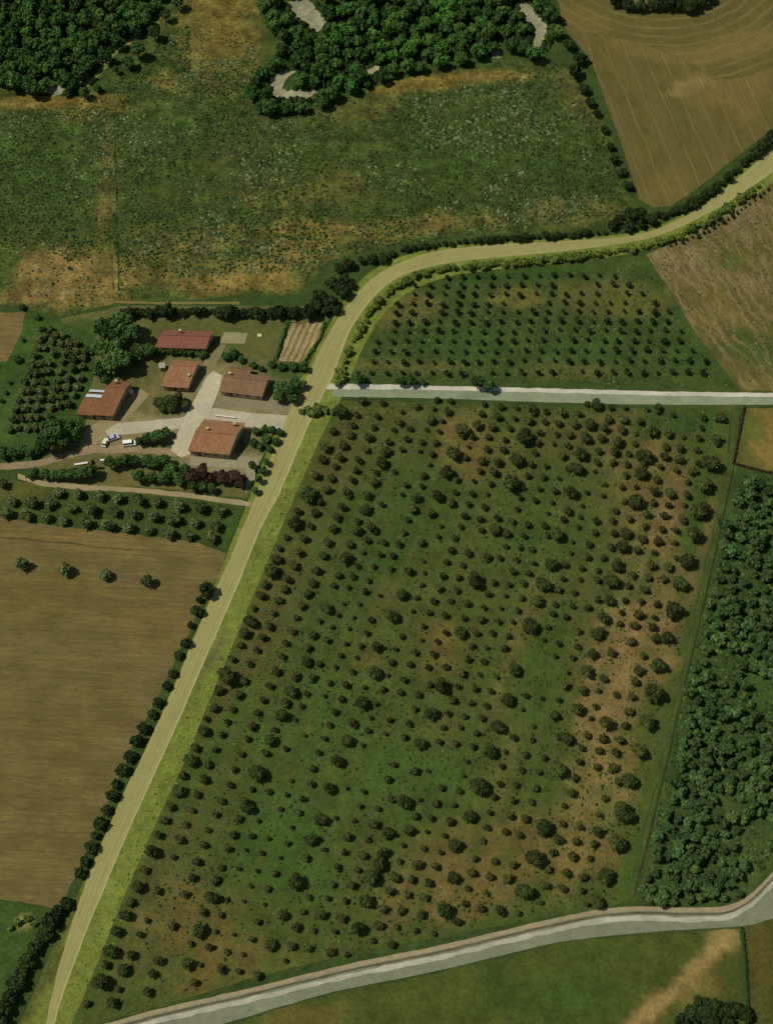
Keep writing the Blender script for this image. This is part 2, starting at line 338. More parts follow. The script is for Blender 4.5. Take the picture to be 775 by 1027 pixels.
field('pasture', [(748, 409), (860, 408), (860, 488), (775, 474), (737, 465), (740, 440)], C(70, 70, 33),
      [(770, 440, 20, 26, 0, C(110, 90, 46), .8), (752, 430, 12, 14, 0, C(60, 76, 28), .6)], ground_mat('pasture_grass', amp=.25), .04, seed=63)
m_tan = ground_mat('tilled_soil', stripes=[(R(90-3.5), 5.5, C(102, 88, 50), .28, .45, .95, 'bands', None, 2.2), (R(90-3.5), 13, C(80, 70, 38), .3, .5, .95, 'bands', None, 3.0), (R(90-3.5), 1.9, C(78, 68, 38), .28, .5, .95, 'bands', None, 2.0)], amp=.26, bump=.4, fine=1.6, stretch=(R(-3.5), .18))
field('tilled_field', [(-60, 515), (0, 519), (60, 528), (130, 535), (200, 545), (228, 556), (221, 575), (205, 600), (172, 670), (140, 735), (110, 800), (80, 868), (64, 905), (50, 911), (20, 905), (-60, 900)], C(88, 78, 46),
      [(60, 600, 90, 30, 0, C(84, 74, 38), .6), (110, 545, 110, 10, -4, C(102, 84, 50), .7), (60, 800, 80, 60, 0, C(88, 74, 42), .5), (150, 620, 50, 40, 0, C(94, 76, 42), .5), (30, 880, 60, 20, 0, C(94, 82, 48), .5), (80, 720, 70, 30, 0, C(84, 74, 40), .5), (213, 560, 14, 20, 0, C(92, 80, 46), .6)], m_tan, .03, seed=71, vary=.09)
strip('field_edge', [(-40, 536), (0, 538), (60, 543), (120, 550), (190, 554)], [(-40, 538), (0, 540), (60, 545), (120, 551.5), (190, 555)], C(72, 64, 36), [], m_tan, .04, across=1, seed=70, ragged=.4, vary=.3)
field('olive_grove_grass', [(-60, 478), (0, 482), (40, 484), (80, 487), (160, 492), (246, 506), (236, 530), (226, 550), (200, 543), (130, 533), (60, 526), (0, 517), (-60, 513)], C(52, 62, 26), [(238, 520, 10, 30, 60, C(49, 69, 25), .9), (20, 490, 40, 12, 0, C(84, 74, 38), .5)], m_orch, .035, seed=72)
field('bank_scrub', [(-60, 905), (0, 902), (50, 913), (64, 907), (45, 950), (15, 1020), (5, 1060), (-60, 1060)], C(48, 64, 27), [(22, 925, 16, 9, 20, C(116, 116, 66), .8), (10, 960, 30, 30, 0, C(51, 69, 29), .7)], m_orch, .033, seed=73)
field('farm_lawn', [(60, 320), (120, 307), (310, 307), (330, 312), (326, 330), (300, 385), (285, 410), (262, 462), (247, 500), (160, 490), (60, 486), (28, 478), (60, 440), (85, 425), (92, 380), (70, 340)], C(78, 77, 43),
      [(190, 425, 120, 16, 4, C(112, 104, 78), .8), (225, 400, 75, 42, 0, C(108, 99, 70), .85), (115, 435, 60, 26, 0, C(108, 97, 66), .85), (150, 385, 30, 24, 0, C(84, 80, 46), .7), (235, 465, 50, 12, 0, C(112, 104, 78), .9), (90, 330, 30, 12, 0, C(45, 65, 27), .8), (250, 345, 50, 20, 0, C(72, 74, 36), .7), (135, 375, 20, 16, 0, C(70, 72, 36), .7), (215, 330, 60, 10, 0, C(70, 72, 36), .7), (285, 372, 24, 10, 0, C(40, 64, 26), .8), (150, 480, 60, 10, 0, C(96, 84, 50), .7), (100, 470, 30, 8, 0, C(90, 86, 48), .5)], ground_mat('farm_grass', amp=.22), .03, seed=74, vary=.12)
field('grove_grass', [(-60, 312), (22, 318), (60, 322), (95, 335), (95, 370), (90, 395), (70, 425), (40, 452), (0, 460), (-60, 462)], C(46, 64, 26), [(10, 420, 20, 40, 60, C(59, 75, 31), .6), (25, 340, 20, 30, 60, C(60, 76, 30), .5)], m_orch, .032, seed=75)
field('bare_plot', [(-60, 314), (26, 313), (22, 330), (14, 350), (6, 362), (-60, 365)], C(98, 82, 50), [], m_tan, .045, seed=76)
m_plot = ground_mat('plough_plot', stripes=[(R(-18), 2.0, C(74, 62, 38), .7, .5, .9, 'bands', None, 1.2)], amp=.3, bump=.5)
field('vegetable_plot', [(290, 325), (324, 323), (320, 338), (304, 362), (277, 363), (281, 345)], C(126, 110, 76), [(300, 345, 20, 20, 0, C(134, 116, 82), .6)], m_plot, .04, seed=77, step=1.2)
field('lower_meadow', [(120, 1060), (245, 1023), (330, 997), (440, 975), (560, 946), (643, 937), (726, 932), (742, 931), (746, 1060)], C(58, 64, 26),
      [(300, 1020, 60, 12, 10, C(84, 74, 36), .6), (440, 1000, 60, 12, 0, C(66, 70, 28), .5), (560, 1000, 70, 26, 0, C(49, 65, 25), .8), (600, 955, 60, 12, 0, C(60, 70, 28), .5), (695, 975, 60, 8, 42, C(124, 102, 62), .9), (660, 1005, 50, 8, 40, C(124, 102, 62), .85), (728, 942, 18, 10, 0, C(124, 104, 62), .7), (700, 990, 30, 16, 30, C(92, 80, 40), .6)], m_orch, .03, seed=78, vary=.15)
field('lower_pasture', [(746, 930), (775, 922), (860, 890), (860, 1060), (752, 1060)], C(58, 58, 24), [(765, 960, 16, 40, 0, C(70, 62, 28), .6)], m_orch, .03, seed=79)
m_clear = ground_mat('pale_clearing', amp=.3)
CLEAR = [[(286, 2), (306, -4), (320, 12), (331, 24), (318, 33), (302, 22), (290, 12)], [(271, 80), (286, 68), (298, 71), (286, 81), (284, 89), (320, 90), (319, 98), (273, 99)], [(362, 70), (380, 64), (384, 72), (368, 76)], [(522, -4), (536, 8), (548, 26), (545, 46), (534, 50), (536, 34), (526, 18), (516, 4)], [(493, 52), (500, 50), (502, 58), (494, 58)], [(84, 84), (128, 40), (140, 32), (143, 36), (118, 54), (90, 88)], [(44, 90), (62, 85), (68, 92), (52, 96)]]
for i, p in enumerate(CLEAR):
    field('clearing', p, PALE if i != 5 else C(96, 96, 52), [], m_clear, .05, seed=80+i, step=1.2, ragged=1.2, vary=.4)

# roads and tracks
m_road = ground_mat('road_dressing', amp=.08, bump=.1, fine=2.5)
m_lane = ground_mat('lane_gravel', amp=.16, bump=.2, fine=2.0)
m_verge = ground_mat('verge_grass', amp=.3, fleck=(C(120, 128, 54), 1.2, .55, .7, .35), bump=.5)
RL = [(8, 1060), (20, 1027), (60, 935), (100, 850), (150, 745), (200, 625), (240, 525), (265, 460), (285, 410), (305, 375), (325, 335), (345, 300), (370, 272), (400, 257), (440, 248), (500, 242), (560, 240), (620, 236), (650, 231), (680, 218), (710, 200), (745, 170), (775, 143), (840, 80)]
RR = [(60, 1060), (72, 1027), (106, 945), (145, 850), (185, 764), (224, 670), (257, 590), (286, 520), (312, 460), (328, 425), (345, 395), (362, 352), (380, 320), (400, 299), (424, 285), (455, 276), (500, 270), (560, 264), (620, 257), (650, 250), (690, 238), (720, 222), (750, 202), (775, 182), (840, 120)]
strip('road_verge', RL, RR, C(100, 108, 43), [(28, 990, 18, 60, 64, C(76, 80, 34), .95), (70, 915, 8, 60, 64, C(78, 82, 34), .95), (150, 760, 8, 120, 64, C(96, 92, 56), .8), (330, 370, 20, 40, 60, C(112, 112, 44), .5), (700, 225, 60, 10, 30, C(110, 116, 42), .6)], m_verge, .05, across=10, seed=90, vary=.22)  # two olive patches at lower left paint the roadside trees' shade into the verge
CL = [(40, 1060), (47, 1024), (57, 974), (85, 886), (101, 848), (124, 794), (146, 753), (182, 671), (206, 612), (230, 563), (245, 526), (272, 458), (292, 408), (309, 375), (329, 335), (350, 302), (376, 276), (405, 261), (440, 251), (500, 245), (560, 242.5), (620, 238.5), (650, 233.5), (681, 220.5), (712, 202), (748, 172), (775, 147), (840, 84)]
CR = [(50, 1060), (57, 1015), (88, 931), (126, 841), (172, 740), (209, 655), (240, 584), (266, 519), (275, 508), (307, 432), (322, 400), (333, 381), (350, 333), (366, 308), (384, 288), (402, 276), (420, 270), (440, 265.5), (470, 261), (500, 258), (560, 253), (620, 245), (650, 240), (680, 229), (722, 208), (750, 190), (775, 173), (840, 110)]
strip('road', CL, CR, C(139, 133, 80), [(150, 760, 8, 90, 64, C(130, 124, 74), .5), (315, 412, 22, 10, 0, C(160, 156, 110), .7), (600, 243, 30, 4, 5, C(128, 124, 72), .5)], m_road, .10, across=8, seed=91, ragged=.3, vary=.09, thick=.1)
def rib(P_, n=60):
    P_ = np.array(P_, float); d = np.r_[0, np.cumsum(np.linalg.norm(np.diff(P_, axis=0), axis=1))]; d /= d[-1]
    return np.stack([np.interp(np.linspace(0, 1, n), d, P_[:, k]) for k in (0, 1)], 1)
A_, B_ = rib(CL), rib(CR)
for q0, q1, sd_ in ((.2, .29, 191), (.42, .47, 192), (.64, .73, 193)):
    strip('road_wheel_track', [tuple(p) for p in A_*(1-q0)+B_*q0], [tuple(p) for p in A_*(1-q1)+B_*q1], C(133, 127, 76), [], m_road, .104, across=1, seed=sd_, ragged=.22, vary=.12)
strip('road_edge_line', [(x-1.6, y) for x, y in CR], [(x-.3, y) for x, y in CR], C(156, 150, 98), [], m_road, .108, across=1, seed=92, ragged=.05, vary=.1)
# white lane across the middle
strip('lane', [(336, 386), (400, 386.5), (500, 389), (600, 391.5), (700, 394), (775, 394.5), (870, 395)], [(332, 398), (400, 399), (450, 400), (560, 404), (650, 406), (775, 406), (870, 406)], C(122, 128, 98), [(480, 396, 16, 6, 0, C(100, 112, 84), .6)], m_lane, .06, across=4, seed=93, vary=.08, ragged=.15)
strip('lane_gravel_crown', [(325, 384.5), (400, 386), (500, 388.5), (600, 391), (700, 393.5), (775, 394), (870, 394.5)], [(325, 390.5), (400, 390.5), (500, 392.6), (600, 395.2), (700, 397.5), (775, 398.5), (870, 399)], C(172, 167, 144), [], m_lane, .075, across=2, seed=94, vary=.2, ragged=.35)
BT = [(90, 1032), (110, 1026), (160, 1012), (240, 994), (350, 967), (440, 949), (540, 925), (600, 912), (643, 909), (685, 911), (732, 910), (754, 897), (775, 875), (840, 800)]
BB = [(98, 1060), (160, 1046), (250, 1019), (330, 995.5), (440, 973.5), (560, 944.5), (600, 939.5), (643, 935.5), (685, 932.5), (726, 930.5), (754, 928), (775, 921), (850, 890)]
strip('bottom_lane', BT, BB, C(112, 114, 88), [(740, 905, 30, 10, 20, C(150, 140, 108), .7)], m_lane, .06, across=5, seed=95, vary=.12, ragged=.15)
def off(pts, d): return [(x, y+d) for x, y in pts]
strip('lane_shoulder', off(BT, -.5), off(BT, 4), C(140, 126, 92), [], m_lane, .068, across=1, seed=96, vary=.1, ragged=.2)
strip('lane_gravel_crown', off(BT, 9), off(BT, 14), C(156, 152, 128), [], m_lane, .076, across=2, seed=97, vary=.3, ragged=.4)
strip('lane_rut', off(BT, 5.2), off(BT, 7.2), C(84, 76, 54), [], m_lane, .07, across=1, seed=98, vary=.2, ragged=.2)
# farm tracks
def track(name, pts, wd, col, z, seed, rag=.3):
    return strip(name, [(x, y-wd/2) for x, y in pts], [(x, y+wd/2) for x, y in pts], col, [], m_lane, z, across=3, seed=seed, vary=.18, ragged=rag)
track('farm_track', [(-60, 470), (0, 468), (30, 467), (60, 459), (85, 452), (130, 450), (185, 455), (215, 458), (255, 462)], 7, C(130, 114, 82), .055, 101, .5)
track('farm_track', [(18, 478), (40, 485), (80, 489), (130, 491), (190, 497), (252, 506)], 5, C(138, 124, 88), .058, 102, .4)
track('farm_track', [(115, 303), (170, 304), (240, 304)], 2.5, C(108, 98, 54), .055, 103, .4)
m_conc = plain('concrete', C(168, 158, 134), var=.1, scale=.5)
def poly_flat(name, pts, mat, z, col, seed, rag=.2):
    return field(name, pts, col, [], mat, z, step=1.0, seed=seed, ragged=rag, vary=.1)
poly_flat('driveway', [(171, 452), (177, 436), (190, 410), (208, 377), (214, 372), (223, 377), (220, 390), (212, 410), (205, 424), (192, 455), (182, 459)], m_lane, .064, C(150, 142, 122), 110)
poly_flat('driveway', [(106, 432), (118, 424), (150, 422), (180, 419), (215, 409), (250, 414), (295, 417), (300, 424), (290, 432), (250, 428), (206, 424), (180, 430), (150, 433), (125, 436), (108, 437)], m_lane, .060, C(144, 137, 116), 111)
poly_flat('farmyard', [(220, 398), (262, 400), (300, 406), (296, 418), (262, 411), (214, 408)], m_lane, .056, C(108, 100, 78), 112, .4)
poly_flat('farmyard', [(192, 459), (245, 458), (258, 462), (256, 480), (246, 495), (248, 470), (215, 468), (190, 466)], m_lane, .062, C(118, 112, 88), 113, .4)
poly_flat('farmyard', [(86, 430), (112, 416), (128, 398), (142, 390), (150, 396), (136, 412), (120, 424), (108, 436), (92, 450), (78, 452)], m_lane, .057, C(120, 108, 78), 114, .4)
poly_flat('patio', [(225, 333), (249, 334), (245, 345), (220, 344)], m_lane, .05, C(118, 112, 84), 115)
poly_flat('farm_path', [(200, 377), (205, 362), (222, 345), (226, 346), (214, 372), (204, 392), (192, 396)], m_lane, .052, C(104, 98, 68), 116, .3)
poly_flat('patio', [(258, 335), (262, 334.5), (262.5, 337.5), (258.5, 338)], m_lane, .054, C(168, 158, 120), 117)

# ------------------------------------------------------------------ plants
def blobmesh(rs, lobes, nleaf, lsize, flat=1.0, core=.86):
    """crown of unit radius about the origin: leaf clumps over several uneven lobes with a rough inner mass"""
    V = []; F = []; T = []
    for (c, r, tn) in lobes:
        bm = bmesh.new(); bmesh.ops.create_icosphere(bm, subdivisions=2, radius=r*core)
        s = rs.randint(1000)
        b0 = len(V)
        for v in bm.verts:
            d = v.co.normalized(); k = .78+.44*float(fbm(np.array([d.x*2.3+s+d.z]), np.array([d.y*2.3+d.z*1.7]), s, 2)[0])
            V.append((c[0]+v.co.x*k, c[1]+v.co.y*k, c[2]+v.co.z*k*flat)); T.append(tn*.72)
        for f in bm.faces: F.append([b0+v.index for v in f.verts])
        bm.free()
    tot = sum(r*r for _, r, _ in lobes)
    for (c, r, tn) in lobes:
        n = int(nleaf*r*r/tot)
        for _ in range(n):
            d = rs.normal(size=3); d /= np.linalg.norm(d)
            if d[2] < -.55: d[2] *= -1
            p = np.array(c)+d*r*rs.uniform(.78, 1.24)*np.array([1, 1, flat])
            inside = any(np.linalg.norm((p-np.array(c2))/np.array([1, 1, flat])) < r2*.8 for c2, r2, _ in lobes)
            if inside: continue
            nrm = d+rs.normal(size=3)*.45; nrm /= np.linalg.norm(nrm)
            a = np.cross(nrm, rs.normal(size=3)); a /= np.linalg.norm(a); b = np.cross(nrm, a)
            s = lsize*rs.uniform(.6, 1.35); b0 = len(V); e = rs.uniform(.5, .9)
            for (i, j) in ((-1, -e*.6), (.1, -e), (1, -e*.2), (.7, e*.7), (-.5, e)):
                q = p+(a*i+b*j)*s+nrm*rs.uniform(-.15, .15)*s
                V.append(tuple(q)); 
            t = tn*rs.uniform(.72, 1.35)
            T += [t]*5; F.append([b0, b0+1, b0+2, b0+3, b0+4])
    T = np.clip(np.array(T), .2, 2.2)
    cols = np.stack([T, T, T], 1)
    return V, F, cols
def mk_mesh(name, V, F, cols, mats, fm=None):
    me = bpy.data.meshes.new(name); me.from_pydata([tuple(v) for v in V], [], [tuple(f) for f in F])
    ca = me.color_attributes.new('tint', 'FLOAT_COLOR', 'POINT')
    a = np.ones((len(V), 4), np.float32); a[:, :3] = cols; ca.data.foreach_set('color', a.ravel())
    for m in mats: me.materials.append(m)
    if fm is not None: me.polygons.foreach_set('material_index', fm)
    return me
def tube(pts, radii, n=7):
    V = []; F = []
    for k, (p, r) in enumerate(zip(pts, radii)):
        p = Vector(p); d = (Vector(pts[min(k+1, len(pts)-1)])-Vector(pts[max(k-1, 0)])).normalized()
        u = d.cross(Vector((.3, 1, .1))).normalized(); v = d.cross(u)
        for i in range(n):
            a = 2*math.pi*i/n; V.append(tuple(p+(u*math.cos(a)+v*math.sin(a))*r))
    for k in range(len(pts)-1):
        for i in range(n):
            F.append([k*n+i, k*n+(i+1) % n, (k+1)*n+(i+1) % n, (k+1)*n+i])
    F.append(list(range(n-1, -1, -1))); F.append([(len(pts)-1)*n+i for i in range(n)])
    return V, F
m_bark = plain('bark', C(78, 66, 50), .95, .3, 6.0)
class Kind: pass
def tree_kind(seed, mat, nvar, nl, spread, rr, nleaf, lsize, ch, flat=.85, vname='tree', trunk=.07):
    """ch: crown-centre height in crown radii"""
    k = Kind(); k.ch = ch; k.crown = []; k.trunk = []
    for v in range(nvar):
        rs = np.random.RandomState(seed*50+v)
        lobes = [((rs.uniform(-.12, .12), rs.uniform(-.12, .12), ch), rr*1.15, 1.0)]
        for i in range(nl):
            a = 2*math.pi*(i+rs.uniform(-.3, .3))/nl; d = spread*rs.uniform(.7, 1.15)
            lobes.append(((math.cos(a)*d, math.sin(a)*d, ch+rs.uniform(-.28, .38)*flat), rr*rs.uniform(.62, 1.0), rs.uniform(.7, 1.35)))
        for i in range(max(1, nl//3)):
            lobes.append(((rs.uniform(-.3, .3), rs.uniform(-.3, .3), ch+.4*flat), rr*rs.uniform(.5, .8), rs.uniform(.8, 1.4)))
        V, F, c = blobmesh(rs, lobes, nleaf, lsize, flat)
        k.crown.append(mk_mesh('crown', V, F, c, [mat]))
        TV, TF = tube([(0, 0, -.05), (.02, 0, ch*.35), (.0, .03, ch*.8)], [trunk*1.5, trunk, trunk*.7])
        for i in range(3):
            a = i*2.1+rs.uniform(0, 1); v2, f2 = tube([(0, 0, ch*.4), (math.cos(a)*.2, math.sin(a)*.2, ch*.7), (math.cos(a)*.42, math.sin(a)*.42, ch*.98)], [trunk*.7, trunk*.45, trunk*.2], 5)
            b = len(TV); TV += v2; TF += [[q+b for q in f] for f in f2]
        k.trunk.append(mk_mesh('trunk', TV, TF, np.ones((len(TV), 3)), [m_bark]))
    k.n = nvar
    return k
LM = lambda n, c, **kw: leaf_mat(n, c, **kw)
m_olive = LM('olive_leaves', C(74, 77, 35))
m_grove = LM('grove_leaves', C(90, 97, 54))
m_big = LM('walnut_leaves', C(68, 76, 33))
m_wood = LM('poplar_leaves', C(76, 98, 50), val=.4)
m_forest_light = LM('light_forest_leaves', C(76, 112, 38), val=.3)
m_forest = LM('forest_leaves', C(64, 92, 37), val=.4)
m_dark = LM('hedge_leaves', C(46, 58, 25), val=.35)
m_farm = LM('garden_leaves', C(60, 84, 36), val=.4)
m_plum = LM('purple_leaves', C(66, 48, 36), hue=.01, val=.15)
m_verges = LM('verge_shrub_leaves', C(96, 110, 44), hue=.015, val=.2)
m_sap = LM('sapling_leaves', C(44, 52, 26), val=.4)
K_ol = tree_kind(1, m_olive, 6, 4, .42, .52, 300, .15, .95)
K_gr = tree_kind(12, m_grove, 5, 4, .42, .52, 320, .15, .9)
K_sm = tree_kind(2, m_olive, 4, 3, .38, .55, 150, .2, .9)
K_big = tree_kind(3, m_big, 5, 7, .52, .44, 900, .1, .95)
K_wood = tree_kind(4, m_wood, 8, 7, .58, .38, 520, .13, 1.2, flat=1.0)
K_for = tree_kind(5, m_forest, 8, 8, .58, .4, 620, .13, 1.1, flat=1.05)
K_dark = tree_kind(13, m_dark, 6, 8, .58, .4, 620, .13, 1.0)
K_forl = tree_kind(14, m_forest_light, 5, 8, .58, .4, 620, .13, 1.1, flat=1.05)
K_farm = tree_kind(6, m_farm, 6, 6, .5, .46, 620, .12, 1.3, flat=.95)
K_shrub = tree_kind(7, m_farm, 5, 5, .46, .48, 320, .16, .75, flat=.9, trunk=.05)
K_plum = tree_kind(8, m_plum, 2, 6, .5, .46, 620, .12, 1.2)
K_vs = tree_kind(9, m_verges, 5, 4, .46, .46, 240, .17, .7, trunk=.05)
K_sap = tree_kind(10, m_sap, 5, 3, .4, .5, 110, .22, 1.2, trunk=.06)
K_cyp = tree_kind(11, m_farm, 1, 3, .2, .5, 300, .14, 2.6, flat=4.0)
FADE = {}
def put(kind, name, px, py, rpx, label, cat='tree', group=None, parts=True, rx=1.0, hz=1.0):
    r = rpx*mpp(px, py); x, y = at(px, py, kind.ch*r*hz)
    v = rnd.randrange(kind.n)
    if parts:
        e = empty(name, (x, y, 0.0), rnd.uniform(0, 6.28), (r*rx*rnd.uniform(.88, 1.14), r*rx*rnd.uniform(.88, 1.14), r*hz*rnd.uniform(.88, 1.12)))
        for nm, me in (('crown', kind.crown[v]), ('trunk', kind.trunk[v])):
            o = bpy.data.objects.new(nm, me); COL.objects.link(o); o.parent = e
        return tag(e, label, cat, group)
    o = bpy.data.objects.new(name, kind.crown[v]); COL.objects.link(o)
    o.location = (x, y, 0); o.rotation_euler = (0, 0, rnd.uniform(0, 6.28)); o.scale = (r*rx, r*rx, r*hz)
    return tag(o, label, cat, group)
ONES = 'zeroth first second third fourth fifth sixth seventh eighth ninth tenth eleventh twelfth thirteenth fourteenth fifteenth sixteenth seventeenth eighteenth nineteenth'.split()
TENS = {2: 'twent', 3: 'thirt', 4: 'fort', 5: 'fift', 6: 'sixt', 7: 'sevent', 8: 'eight', 9: 'ninet'}
def nth(n):
    if n < 20: return ONES[n]
    t, u = divmod(n, 10)
    return TENS[t]+('ieth' if u == 0 else 'y-'+ONES[u])

